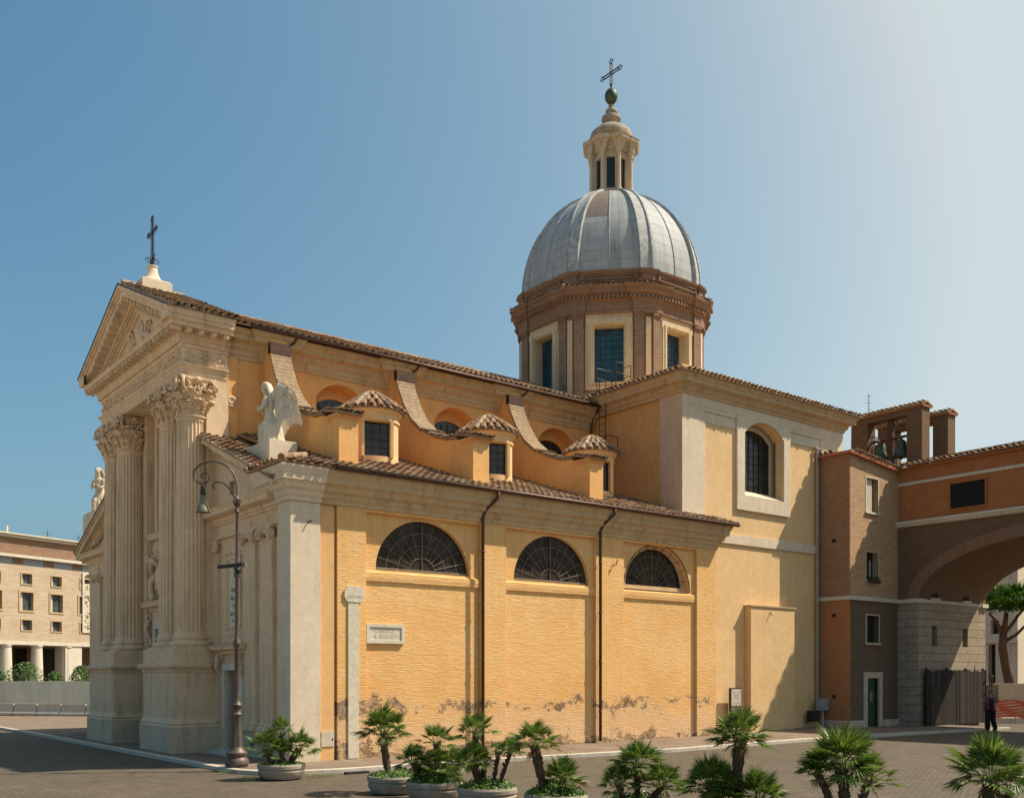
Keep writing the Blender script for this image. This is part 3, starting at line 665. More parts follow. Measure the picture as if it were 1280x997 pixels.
# ---- transept -------------------------------------------------------
tx0, tx1, ty = 17.6, 28.75, .87
win_o = segarch(21.5, 24.2, 10.25, 12.95, .6)
mb = MB().slab(rect(tx0+.02, tx1-.02, -.2, 14.1), [win_o], SY(ty+.08), 0, .45)
mb.box(tx1-.4, tx1-.021, ty+.55, 19.5, 0, 14.1); T = part(mb, 'transept_wall', 'ylight')
mb = MB().box(tx0+.1, tx0+.5, ty+.55, 19.5, 0, 14.1); part(mb, 'transept_side_wall', 'orange')
mb = MB().box(tx0-.0, tx0+.09, ty+.002, ty+1.25, 9.1, 14.1); mb.box(tx0, tx0+.09, ty+1.25, ty+.0+1.26, 9.4, 14.1); part(mb, 'transept_side_pilaster', 'pinkst')
mb = MB(); mb.box(tx0+.001, 19.0, ty, ty+.078, 8.62, 13.45); mb.box(27.0, tx1, ty, ty+.078, 8.5, 13.45)
mb.box(tx0+.001, tx1, ty, ty+.078, 13.62, 14.1); mb.box(19.0, 20.99, ty, ty+.078, 13.45, 13.618); mb.box(24.66, 27, ty, ty+.078, 13.45, 13.618); mb.box(tx0+.001, 18.997, ty, ty+.078, 13.452, 13.618); mb.box(27.003, tx1, ty, ty+.078, 13.452, 13.618); mb.box(19.003, 20.99, ty+.05, ty+.079, 13.0, 13.449); mb.box(24.66, 26.997, ty+.05, ty+.079, 13.0, 13.449); part(mb, 'transept_pilasters', 'white', bevel=.01)
mb = MB().slab(rect(21.0, 24.65, 9.62, 13.61), [win_o], SY(ty-.04), 0, .118); part(mb, 'window_surround', 'white')
mb = MB().box(18.7, 26.6, ty-.0, ty+.078, 8.12, 8.52); part(mb, 'string_course', 'white')
wg = MB(); inner = segarch(21.62, 24.08, 10.6, 12.85, .5)
wr = MB()   # splayed embrasure
wr.slab(rect(21.3, 24.4, 10.0, 13.8), [inner], SY(ty+.66), 0, .12); W = part(wr, 'transept_window', 'white')
wg.slab(inner, [], SY(ty+.72), 0, .02); wg.build('window_glass', 'glass', W)
m = MB()
for q in range(1, 7): x = 21.62+q*2.46/7; m.box(x-.012, x+.012, ty+.69, ty+.715, 10.6, 13.2)
for q in range(1, 9): z = 10.6+q*.32; m.box(21.62, 24.08, ty+.688, ty+.712, z-.012, z+.012)
m.tube([(24.15, ty+.45, 10.5), (24.15, ty+.45, 12.95)], .03, 6); m.build('window_bars', 'iron', W)
m = MB(); m.add([(21.5, ty+.0, 10.27), (24.2, ty, 10.27), (24.2, ty+.66, 10.62), (21.5, ty+.66, 10.62)], [(0, 1, 2, 3)]); m.build('window_sill', 'white', W)
proft = [(0, 13.98), (.06, 14.0), (.06, 14.08), (.16, 14.16), (.18, 14.28), (.28, 14.33), (.42, 14.36), (.43, 14.5), (.47, 14.54), (.56, 14.68), (.56, 14.72), (0, 14.74)]
mb = MB().sweep([(tx0, 6.3), (tx0, ty), (tx1, ty), (tx1, 8)], proft); part(mb, 'transept_cornice', 'cornice', label='ochre cornice of the transept')
mb = MB(); kk = math.hypot(1, .2); poly_s = [(0, 0), (12.45, 0), (10.65, 1.8*kk), (1.8, 1.8*kk)]
tiles(mb, (tx0-.65, ty-.65, 14.74), (1, 0, 0), (0, 1, .07), 12.45, 1.8*kk, .26, .38, poly=poly_s, r=.08)
tiles(mb, (tx0-.65, 6.4, 14.74), (0, -1, 0), (1, 0, .07), 6.18, 1.8*kk, .26, .38, poly=[(0, 0), (6.18, 0), (4.38, 1.8*kk), (0, 1.8*kk)], r=.08)
part(mb, 'transept_roof', 'tile')
mb = MB().box(tx0-.0, tx1-1.3, ty+.0, 19.4, 14.7, 15.04); mb.box(tx0-.08, tx1-1.22, ty-.08, 19.5, 15.04, 15.12); part(mb, 'roof_parapet', 'ylight')
mb = MB().box(21.6, 24.65, ty-.27, ty+.078, -.2, 5.5); part(mb, 'shallow_bay', 'ylight', bevel=.01)
MB().box(21.55, 24.7, ty-.32, ty+.07, 5.5, 5.56).build('bay_coping', 'cornice', church)
mb = MB().tube([(26.62, ty-.06, 12.95), (26.62, ty-.06, 1.2)], .06, 8); mb.box(26.5, 27.1, ty-.08, ty-.01, 12.95, 13.02); part(mb, 'grey_downpipe', 'grey_pipe', smooth=.6)

# ---- drum, dome, lantern -------------------------------------------
DC = Vector((22.75, 10.4, 0))
def octo(a): 
    R = a/math.cos(PI/8); return [(DC.x+R*math.cos(PI/8+PI/4*i), DC.y+R*math.sin(PI/8+PI/4*i)) for i in range(8)]
def face_map(k, a):
    th = PI/4*k; n = Vector((math.cos(th), math.sin(th), 0)); t = Vector((-math.sin(th), math.cos(th), 0))
    return lambda u, v, w: tuple(DC+n*(a-w)+t*u+Vector((0, 0, v)))
A = 4.42; hwid = A*math.tan(PI/8)
drum = MB()
for k in range(8): drum.slab(rect(-hwid, hwid, 14.0, 20.2), [rect(-.73, .73, 16.12, 18.93)], face_map(k, A), 0, .3)
DR = part(drum, 'drum', 'drum')
m = MB(); m2 = MB()
for k in range(8):
    f = face_map(k, A)
    def bx(mm, u0, u1, v0, v1, w0, w1): mm.slab(rect(u0, u1, v0, v1), [], f, w0, w1)
    for s in (-1, 1):
        m = MB(); m2 = MB()
        a, b = sorted((s*1.18, s*1.62)); bx(m, a, b, 15.6, 19.2, -.12, -.003)
        a, b = sorted((s*1.14, s*1.66)); bx(m2, a, b, 19.2, 19.28, -.16, -.0); bx(m2, a, b, 19.3, 19.38, -.2, -.0)
        q = m.build('drum_pilaster', 'drum', DR); m2.build('pilaster_cap', 'drumtrim', q)
m = MB()
for k in range(8):
    th = PI/4*k+PI/8; c = DC+Vector((math.cos(th), math.sin(th), 0))*(A/math.cos(PI/8)-.03)
    m = MB(); m.obox(c+Vector((0, 0, 17.4)), (-math.sin(th), math.cos(th), 0), (math.cos(th), math.sin(th), 0), (0, 0, 1), .13, .05, 1.8); m.build('corner_strip', 'pinkst', DR)
for k in range(8):
    f = face_map(k, A)
    fr = MB().slab(rect(-1.1, 1.1, 15.9, 19.42), [rect(-.68, .68, 16.2, 18.87)], f, -.06, -.002)
    fr.slab([(-.98, 16.1), (.98, 16.1), (.98, 18.9), (1.06, 18.9), (1.06, 19.2), (-1.06, 19.2), (-1.06, 18.9), (-.98, 18.9)], [rect(-.72, .72, 16.2, 18.9)], f, -.13, -.062)
    fr.slab([(-.86, 16.15), (.86, 16.15), (.86, 19.05), (-.86, 19.05)], [rect(-.76, .76, 16.2, 18.95)], f, -.17, -.132)
    for s in (-1, 1):
        a, b = sorted((s*.682, s*.725)); fr.slab(rect(a, b, 16.2, 18.87), [], f, .0, .5)
    fr.slab(rect(-.72, .72, 18.875, 18.92), [], f, .0, .5); fr.slab(rect(-.9, .9, 16.1, 16.2), [], f, -.1, .5)
    W = fr.build('drum_window', 'frame', DR)
    MB().slab(rect(-.72, .72, 16.1, 18.95), [], f, .42, .45).build('window_glass', 'bluegl' if k in (6, 4, 5) else 'glass', W)
    b = MB()
    for q in range(1, 5): u = -.68+q*.272; b.slab(rect(u-.012, u+.012, 16.2, 18.87), [], f, .40, .416)
    for q in range(1, 9): b.slab(rect(-.68, .68, 16.2+q*.3-.012, 16.2+q*.3+.012), [], f, .398, .414)
    b.build('window_bars', 'iron', W)
m = MB()
def octrib(b0, outs):   # octagonal moulding with a break forward at each corner
    pass
profd = [(0, 19.4), (.08, 19.42), (.08, 19.5), (.03, 19.54), (.03, 19.98), (.1, 20.02), (.1, 20.22), (.22, 20.3), (.28, 20.34), (.3, 20.5), (.4, 20.54), (.42, 20.64), (.1, 20.7), (-.2, 20.7)]
def broken_oct(a, brk=.1, half=.68, bulge=.13):
    pts = []; c = Vector((DC.x, DC.y))
    for k in range(8):
        th = PI/4*k; n = Vector((math.cos(th), math.sin(th))); t = Vector((-math.sin(th), math.cos(th)))
        h = a*math.tan(PI/8); w_ = h-half
        for q in range(9):
            u = -w_+2*w_*q/8; e = n*(a+bulge*(1-(u/h)**2)*.9)+t*u
            if q == 0: pts.append(c+e+n*brk)
            pts.append(c+e)
            if q == 8: pts.append(c+e+n*brk)
        th2 = th+PI/8; pts.append(c+Vector((math.cos(th2), math.sin(th2)))*((a+brk)/math.cos(PI/8)-.05))
    return [(p.x, p.y) for p in pts]
m.sweep(broken_oct(A), profd, True); m.build('drum_cornice', 'drumtrim', DR)
m = MB()
for k in range(8):
    f = face_map(k, A)
    for i in range(-9, 10): bu = .12*(1-(i*.2/1.83)**2); m.slab(rect(i*.2-.05, i*.2+.05, 20.06, 20.2), [], f, -.28-bu, -.07)
m.build('dentils', 'drumtrim', DR)
m = MB()
for k in range(8):
    th = PI/4*k; n = Vector((math.cos(th), math.sin(th), 0)); t = Vector((-math.sin(th), math.cos(th), 0)); h = 4.9*math.tan(PI/8)
    tiles(m, DC+n*4.92+t*h*1.0+Vector((0, 0, 20.66)), -t, -n+Vector((0, 0, .5)), 2*h, .42, .24, .3, r=.075)
m.build('cornice_tiles', 'tile', DR)
m = MB().sweep(broken_oct(4.42, .08, .3), [(0, 20.6), (0, 20.85), (.04, 20.9), (.04, 20.94), (0, 20.98), (0, 21.2), (.06, 21.24), (.14, 21.34), (.16, 21.42), (-.3, 21.45)], True); m.build('attic', 'drumtrim', DR)
m = MB()
for k in range(8):
    f = face_map(k, 4.42); m.slab(rect(-1.3, 1.3, 20.99, 21.19), [rect(-1.2, 1.2, 21.04, 21.15)], f, -.17, -.002)
m.build('attic_panels', 'drumtrim', DR)
def dome_a(z): t = (z-21.5)/5.42; return 4.24*math.sqrt(max(0, 1-t*t))
dz = [21.38, 21.5, 21.55]+[21.5+5.2*math.sin(PI/2*i/26) for i in range(1, 27)]
def oct_loft(zs, af, sub=8):
    mb = MB(); vs = []; m = 8*sub
    for z in zs:
        P = octo(af(z)); 
        for i in range(8):
            p, q = Vector(P[i]), Vector(P[(i+1) % 8])
            for s in range(sub):
                r = p.lerp(q, s/sub); c = Vector((DC.x, DC.y)); bul = 1+.035*math.sin(PI*s/sub); r = c+(r-c)*bul; vs.append((r.x, r.y, z))
    fs = [(j*m+i, j*m+(i+1) % m, (j+1)*m+(i+1) % m, (j+1)*m+i) for j in range(len(zs)-1) for i in range(m)]
    mb.add(vs, fs); return mb
mb = oct_loft(dz, lambda z: dome_a(max(21.5, z))+(.1 if z < 21.52 else 0)); DO = part(mb, 'dome', 'lead', label='lead-covered ribbed dome, brown patch high on the front', smooth=.5)
for k in range(8):
    th = PI/4*k+PI/8; d = Vector((math.cos(th), math.sin(th), 0)); t = Vector((-math.sin(th), math.cos(th), 0)); m = MB()
    for s in (-1, 0, 1):
        vs = []; zz = dz[2:]; w_ = .26 if s == 0 else .045; lift = .02 if s == 0 else .075
        for z in zz:
            a = dome_a(z)/math.cos(PI/8); q = (z-21.5)/5.42; sc = .45+.55*math.sqrt(max(0, 1-q*q)); nn = Vector((d.x*math.cos(math.asin(q)), d.y*math.cos(math.asin(q)), q))
            c = DC+d*a+Vector((0, 0, z))+t*s*.30*sc
            for (uu, hh) in ((-w_*sc, -.25), (-w_*sc, lift), (w_*sc, lift), (w_*sc, -.25)): vs.append(c+t*uu+nn*hh)
        m.add(vs, [(j*4+i, j*4+i+1, (j+1)*4+i+1, (j+1)*4+i) for j in range(len(zz)-1) for i in range(3)]+[(0, 1, 2, 3)])
    m.build('rib', 'leadrib', DO)
m = MB()
for k in range(8):
    th = PI/4*k; n = Vector((math.cos(th), math.sin(th), 0)); 
    for u in (0,):
        pts = [DC+n*(dome_a(z)*1.035+.01)+Vector((0, 0, z)) for z in dz[2:-2]]; m.tube(pts, .028, 5)
m.build('lead_seams', 'leadrib', DO)
# lantern
LN = MB(); 
def ofm(k, a): return face_map(k, a)
la = .86
for k in range(8): LN.slab(rect(-la*math.tan(PI/8), la*math.tan(PI/8), 26.2, 29.1), [rect(-.21, .21, 27.05, 28.62)], face_map(k, la), 0, .12)
L = LN.build('lantern', 'cream', church, 'cream octagonal lantern with columns crowning the dome')
for k in range(8): MB().slab(rect(-.2, .2, 27.06, 28.61), [], face_map(k, la), .1, .115).build('lantern_window', 'glass', L)
for k in range(8):
    th = PI/4*k+PI/8; c = DC+Vector((math.cos(th), math.sin(th), 0))*1.07
    m = MB().lathe(c, [(.2, 26.3), (.2, 26.84), (.15, 26.9), (.16, 26.96), (.105, 27.0), (.095, 28.6), (.13, 28.64), (.12, 28.7), (.17, 28.86), (.2, 28.92), (.2, 28.96)], 14)
    m.obox(c+Vector((0, 0, 26.5))+Vector((math.cos(th), math.sin(th), 0))*.12, (math.cos(th), math.sin(th), 0), (-math.sin(th), math.cos(th), 0), (0, 0, 1), .26, .2, .24)
    m.obox(c-Vector((math.cos(th), math.sin(th), 0))*.15+Vector((0, 0, 27.85)), (math.cos(th), math.sin(th), 0), (-math.sin(th), math.cos(th), 0), (0, 0, 1), .12, .1, 1.1)
    m.build('column', 'cream', L, smooth=.6)
def boct(a, brk, half):
    pts = []
    for k in range(8):
        th = PI/4*k; n = Vector((math.cos(th), math.sin(th))); t = Vector((-math.sin(th), math.cos(th))); c = Vector((DC.x, DC.y)); h = a*math.tan(PI/8)-half
        pts += [c+n*a-t*h+n*brk, c+n*a-t*h, c+n*a+t*h, c+n*a+t*h+n*brk]; th2 = th+PI/8; pts.append(c+Vector((math.cos(th2), math.sin(th2)))*((a+brk)/math.cos(PI/8)))
    return [(p.x, p.y) for p in pts]
m = MB().sweep(boct(.96, .2, .2), [(-.3, 28.96), (.0, 28.96), (.02, 29.1), (.02, 29.2), (.06, 29.24), (.1, 29.3), (.22, 29.36), (.24, 29.46), (.27, 29.52), (-.4, 29.62)], True); m.build('lantern_cornice', 'cream', L)
m = MB().lathe(DC, [(1.08, 29.55), (1.1, 29.66), (1.0, 29.7), (.98, 29.8), (1.06, 29.84), (1.08, 29.98), (1.03, 30.14), (.92, 30.28), (.76, 30.38), (.74, 30.42), (.62, 30.5), (.44, 30.56), (.38, 30.6), (.36, 30.72), (.44, 30.8), (.5, 30.9), (.48, 31.02), (.36, 31.1), (.26, 31.14), (.24, 31.24), (.3, 31.3), (.28, 31.4), (.16, 31.46), (.12, 31.58), (.15, 31.64), (.08, 31.72)], 32, mod=lambda a, z: 1+(.02*math.cos(16*a) if z < 30.5 else 0)); m.build('lantern_cap', 'capstone', L, smooth=.7)
m = MB().ball(DC+Vector((0, 0, 32.12)), (.33, .33, .40), 20, 14); m.build('bronze_ball', 'bronze', L, smooth=True)
m = MB(); c = DC+Vector((0, 0, 33.3))
m.tube([DC+Vector((0, 0, 32.45)), DC+Vector((0, 0, 32.75))], .05, 6)
for s in (-1, 1): m.box(c.x-.03, c.x+.03, c.y+s*.07-.015, c.y+s*.07+.015, 32.7, 33.85); m.box(c.x-.03, c.x+.03, c.y-.6, c.y+.6, 33.3+s*.07-.015, 33.3+s*.07+.015)
for (yy, zz) in ((0, 33.92), (-.66, 33.3), (.66, 33.3)):
    for a in range(4):
        t0 = PI/2*a; t1 = t0+PI/2; m.tube([(c.x, c.y+yy+.13*math.cos(t0), zz+.13*math.sin(t0)), (c.x, c.y+yy+.13*math.cos(t1), zz+.13*math.sin(t1))], .025, 5)
m.build('cross', 'iron', L)
# service ladder on the roofs
lad = thing('roof_ladder', 'thin metal service ladder with railed platform between nave roof and drum', 'ladder', (17.2, 5.6, 10.9))
m = MB()
for s in (0, .4): m.tube([(17.25, 5.0+s, 11.0), (17.25, 5.0+s, 14.9), (17.3, 5.0+s, 15.8)], .02, 5)
for i in range(14): m.tube([(17.25, 5.0, 11.1+i*.3), (17.25, 5.4, 11.1+i*.3)], .014, 4)
m.build('ladder_rails', 'iron', lad)
m = MB().box(17.2, 18.1, 4.3, 5.5, 14.95, 15.0)
for (x, y) in ((17.2, 5.5), (18.1, 5.5), (18.1, 4.3), (17.2, 4.3)): m.tube([(x, y, 14.9), (x, y, 16.0)], .02, 5)
for z in (15.55, 16.0): m.tube([(17.2, 5.5, z), (18.1, 5.5, z), (18.1, 4.3, z), (17.2, 4.3, z)], .018, 5)
m.build('platform', 'iron', lad)
m = MB().box(16.7, 17.5, 4.4, 5.5, 12.0, 12.04)
for (x, y) in ((16.7, 4.4), (16.7, 5.5), (17.4, 4.4)): m.tube([(x, y, 12), (x, y, 12.8)], .02, 5)
m.tube([(16.7, 5.5, 12.8), (16.7, 4.4, 12.8), (17.4, 4.4, 12.8)], .018, 5); m.build('landing', 'iron', lad)

# ================================================================== FACADE (west front)
CY = 10.4
mir = lambda y: 2*CY-y
# aisle fronts, south (sgn=1) and north (mirrored)
def leafstrip(mb, base, out, up, side, h, w, curl, n=6, m=4):
    """acanthus leaf: lobed strip bending outwards at the top"""
    vs = []
    for i in range(n+1):
        t = i/n; o = curl*(t**2.2)*1.0+.02; z = h*(t-.22*max(0, t-.75)*4*(t-.75)*4/1.0*.25) if t < .9 else h*(.93-(t-.9)*1.4)
        ww = w*(.55+.55*math.sin(PI*min(1, t*1.05)))*(1-.55*max(0, t-.8)/.2)*(1+.26*math.cos(t*PI*9))
        for j in range(m+1):
            s = j/m*2-1; vs.append(base+side*ww*s*.5+out*(o+.035*(1-abs(s))*(1 if j % 2 == 0 else .2)-abs(s)*.02)+up*z)
    k = (n+1)*(m+1); vs += [v-out*.045 for v in vs]; fs = []
    for i in range(n):
        for j in range(m):
            a = i*(m+1)+j; fs.append((a, a+1, a+m+2, a+m+1)); fs.append((a+k, a+m+1+k, a+m+2+k, a+1+k))
    edge = [j for j in range(m+1)]+[i*(m+1)+m for i in range(1, n+1)]+[n*(m+1)+j for j in range(m-1, -1, -1)]+[i*(m+1) for i in range(n-1, 0, -1)]
    for q in range(len(edge)): a, b = edge[q], edge[(q+1) % len(edge)]; fs.append((a, a+k, b+k, b))
    mb.add(vs, fs)
def spiral(mb, c, ax, ay, r, turns=1.6, th=.04, start=0, sgn=1):
    pts = []; rr = []
    n = 22
    for i in range(n+1):
        t = i/n; a = start+sgn*2*PI*turns*t; q = r*(1-t)**.8+.012; pts.append(Vector(c)+Vector(ax)*q*math.cos(a)+Vector(ay)*q*math.sin(a)); rr.append(th*(1-.5*t))
    mb.tube(pts, rr, 5)
def corinth(cx, cy, z0, z1, r):
    mb = MB(); H = z1-z0; c = Vector((cx, cy, 0)); up = Vector((0, 0, 1))
    mb.lathe((cx, cy, 0), [(r*.98, z0), (r*1.08, z0+.03), (r*1.08, z0+.07), (r*.86, z0+.1), (r*.84, z0+H*.5), (r*.95, z0+H*.78), (r*1.25, z0+H*.9)], 24)
    for row, (hh, off, cu, ww) in enumerate(((.40, 0, .36, .44), (.66, .5, .48, .46))):
        for i in range(8):
            a = 2*PI*(i+off)/8; o = Vector((math.cos(a), math.sin(a), 0)); s = Vector((-math.sin(a), math.cos(a), 0))
            leafstrip(mb, c+o*r*.88+up*(z0+.08), o, up, s, H*hh, r*ww*2.0, cu*r*1.6)
            for t_ in (.22, .42, .6, .76, .9):
                for q in (-1, 1):
                    oo = cu*r*1.6*t_**2.2+.05; mb.ball(c+o*(r*.88+oo)+s*q*r*ww*(.8+.35*math.sin(PI*t_))*(1-.5*max(0, t_-.7)/.3)+up*(z0+.08+H*hh*t_), (.055, .055, .045), 6, 4)
            mb.ball(c+o*(r*.88+cu*r*1.6*.95+.04)+up*(z0+.05+H*hh*.93), (.09, .09, .055), 7, 5)
    for i in range(4):
        a = PI/4+PI/2*i; o = Vector((math.cos(a), math.sin(a), 0)); s = Vector((-math.sin(a), math.cos(a), 0))
        for q in (-1, 1):
            d = (o+s*q*.35).normalized(); spiral(mb, c+o*r*1.42+s*q*.07+up*(z0+H*.79), d, up, .17*H, 1.5, .035*H*1.2, start=PI, sgn=-1)
            mb.tube([c+(o+s*q*.9).normalized()*r*1.0+up*(z0+H*.5), c+(o+s*q*.6).normalized()*r*1.1+up*(z0+H*.72), c+(o+s*q*.25).normalized()*r*1.3+up*(z0+H*.87)], [.035, .05, .04], 6)
        leafstrip(mb, c+o*r*1.0+up*(z0+H*.42), o, up, s, H*.36, r*.5, r*.75)
        mb.ball(c+o*r*1.75+up*(z0+H*.8), (.07, .07, .05), 7, 5)
        a2 = PI/2*i; o2 = Vector((math.cos(a2), math.sin(a2), 0)); s2 = Vector((-math.sin(a2), math.cos(a2), 0))
        for q in (-1, 1): spiral(mb, c+o2*r*1.08+s2*q*.14+up*(z0+H*.76), s2*q, up, .1*H, 1.3, .028*H, start=0, sgn=1)
        mb.ball(c+o2*r*1.22+up*(z0+H*.93), (.1, .1, .1), 8, 6)
    ab = []
    for i in range(4):
        a = PI/4+PI/2*i; b = a+PI/2; p = Vector((math.cos(a), math.sin(a)))*r*1.72; q = Vector((math.cos(b), math.sin(b)))*r*1.72; mid = Vector((math.cos(a+PI/4), math.sin(a+PI/4)))
        for t in (0.04, .2, .35, .5, .65, .8, .96): v = p.lerp(q, t); v -= mid*r*.22*math.sin(PI*t); ab.append((cx+v.x, cy+v.y))
    mb.sweep(ab, [(-.3, z1-H*.11), (-.03, z1-H*.11), (0, z1-H*.06), (.03, z1-H*.05), (.03, z1), (-.3, z1)], True)
    mb.slab(ab, [], lambda u, v, w: (u, v, w), z1-H*.1, z1-.004)
    return mb
def fluted(cx, cy, z0, z1, r0, r1):
    NF = 24; per = 6; seg = NF*per; mb = MB(); vs = []; zs = [0, .012, .02, .03]+[.03+.94*i/10 for i in range(1, 11)]+[.98, .988, 1]
    for t in zs:
        z = z0+(z1-z0)*t; r = r0+(r1-r0)*(t**1.6); fl = 0 if t < .015 or t > .985 else 1
        for i in range(seg):
            a = 2*PI*i/seg; q = (i % per)/per; d = 0 if q < .01 or q > .8 else math.sin(PI*(q-.0)/.83); rr = r*(1-.085*fl*max(0, d))+(.02 if not fl else 0)
            vs.append((cx+rr*math.cos(a), cy+rr*math.sin(a), z))
    mb.add(vs, [(j*seg+i, j*seg+(i+1) % seg, (j+1)*seg+(i+1) % seg, (j+1)*seg+i) for j in range(len(zs)-1) for i in range(seg)]); return mb
for cyc in (6.35, 7.95, mir(7.95), mir(6.35)):
    cxc = -.55
    c = fluted(cxc, cyc, 3.86, 11.1, .53, .46).build('column', 'stone', church)
    b = MB().lathe((cxc, cyc, 0), [(.66, 3.5), (.70, 3.54), (.71, 3.6), (.68, 3.66), (.6, 3.68), (.58, 3.72), (.6, 3.74), (.63, 3.78), (.62, 3.83), (.56, 3.85), (.55, 3.88), (.4, 3.9)], 40); b.box(cxc-.70, cxc+.70, cyc-.70, cyc+.70, 3.42, 3.5)
    b.build('column_base', 'stone', c, smooth=.6)
    corinth(cxc, cyc, 11.1, 12.42, .5).build('capital', 'stone', c)
for y0, y1 in ((5.62, 8.68), (mir(8.68), mir(5.62))):
    P = [(.2, y1), (-1.38, y1), (-1.38, y0), (.2, y0)]
    m = MB().sweep(P, [(.1, -.3), (.1, .86), (.07, .9), (.09, .96), (.05, 1.02), (.0, 1.12), (0, 2.62), (.03, 2.66), (.05, 2.74), (.12, 2.78), (.15, 2.84), (.15, 2.9), (.03, 2.95), (0, 2.97), (0, 3.42), (-.3, 3.43)])
    m.box(-1.2, .2, y0+.2, y1-.2, 2, 3.425); o = part(m, 'column_pedestal', 'stone')
    m = MB().sweep(P, [(.104, -.3), (.104, .855), (.08, .86)]); m.build('pedestal_plinth', 'plinth', o)
# central body
m = MB().box(-.18, .58, 5.93, 8.9, 0, 12.45); m.box(-.18, .58, mir(8.9), mir(5.93), 0, 12.45); m.box(.12, .58, 8.9, mir(8.9), 0, 12.45)
part(m, 'facade_wall', 'stone')
m = MB().box(-.24, -.182, 8.75, 8.898, 3.4, 12.4); m.box(-.24, -.182, mir(8.898), mir(8.75), 3.4, 12.4)
m.box(.02, .118, 9.1, 9.3, 3.2, 12.4); m.box(.02, .118, mir(9.3), mir(9.1), 3.2, 12.4); m.box(.02, .118, 9.3, mir(9.3), 11.9, 12.4); part(m, 'facade_pilasters', 'stone')
m = MB().sweep([(.12, mir(8.9)), (.12, 8.9)], [(0, 7.35), (.06, 7.37), (.06, 7.5), (.12, 7.55), (.12, 7.6), (.3, 7.66), (.32, 7.8), (.38, 7.88), (0, 7.92)]); part(m, 'facade_string_course', 'stone')
m = MB(); 
m.slab(rect(9.55, mir(9.55), 8.35, 11.5), [rect(9.85, mir(9.85), 8.6, 11.2)], WX(.03), 0, .09)
m.slab(rect(9.7, mir(9.7), 8.45, 11.35), [rect(9.85, mir(9.85), 8.6, 11.2)], WX(-.02), 0, .05); W = part(m, 'facade_window', 'stone')
MB().slab(rect(9.85, mir(9.85), 8.6, 11.2), [], WX(.10), 0, .012).build('window_glass', 'glass', W)
# central door with hood and heraldic carving
m = MB().slab(rect(8.98, mir(8.98), 0, 4.7), [rect(9.35, mir(9.35), -.1, 4.3)], WX(-.06), 0, .18); D = part(m, 'main_door', 'marble')
MB().slab(rect(9.35, mir(9.35), 0.05, 4.3), [], WX(.1), 0, .012).build('door_leaf', 'black', D)
m = MB().sweep([(.1, mir(8.85)), (-.08, mir(8.85)), (-.08, 8.85), (.1, 8.85)], [(0, 4.95), (.05, 4.98), (.07, 5.06), (.26, 5.12), (.28, 5.24), (.34, 5.32), (0, 5.36)]); m.box(-.06, .12, 8.9, mir(8.9), 4.7, 5.3)
for y in (9.0, mir(9.0)): m.lathe((0, 0, 0), [(0, 0), (0, 0)], 3) if 0 else None; spiral(m, (-.16, y, 4.7), (1, 0, 0), (0, 0, 1), .14, 1.5, .07); m.tube([(-.2, y, 4.65), (-.3, y, 4.3), (-.12, y, 3.9), (-.08, y, 3.7)], [.09, .08, .06, .07], 8)
m.build('door_hood', 'stone', D)
m = MB(); cx_, cz_ = -.12, 6.15
m.ball((cx_, CY, cz_), (.16, .62, .72), 20, 12); m.ball((cx_-.1, CY, cz_), (.12, .46, .56), 20, 12)
m.ball((cx_-.1, CY, cz_+1.0), (.24, .28, .36), 16, 10); m.tube([(cx_-.1, CY, cz_+1.3), (cx_-.1, CY, cz_+1.5)], .025, 6)
for zq in (.78, .95, 1.12): m.lathe((cx_-.1, CY, cz_+zq), [(.3-.12*(zq-.78), -.02), (.32-.12*(zq-.78), 0), (.3-.12*(zq-.78), .03)], 16)
for s in (-1, 1):
    m.tube([(cx_, CY+s*.5, cz_+.5), (cx_-.05, CY+s*1.0, cz_+.75), (cx_, CY+s*1.25, cz_+.45), (cx_-.05, CY+s*1.05, cz_+.1)], [.1, .14, .12, .05], 8)
    m.tube([(cx_-.02, CY+s*.55, cz_+.2), (cx_-.12, CY+s*.95, cz_-.1), (cx_-.05, CY+s*1.1, cz_-.5), (cx_-.1, CY+s*.8, cz_-.72)], [.1, .13, .12, .1], 8)
    spiral(m, (cx_-.06, CY+s*1.15, cz_-.62), (0, s, 0), (0, 0, 1), .2, 1.5, .06); m.ball((cx_-.05, CY+s*1.5, cz_+.78), (.13, .15, .18), 10, 8)
    m.tube([(cx_, CY-s*.7, cz_-.7), (cx_+.02, CY+s*1.3, cz_+1.0)], .05, 6)
m.build('heraldic_carving', 'stone', church, smooth=True)
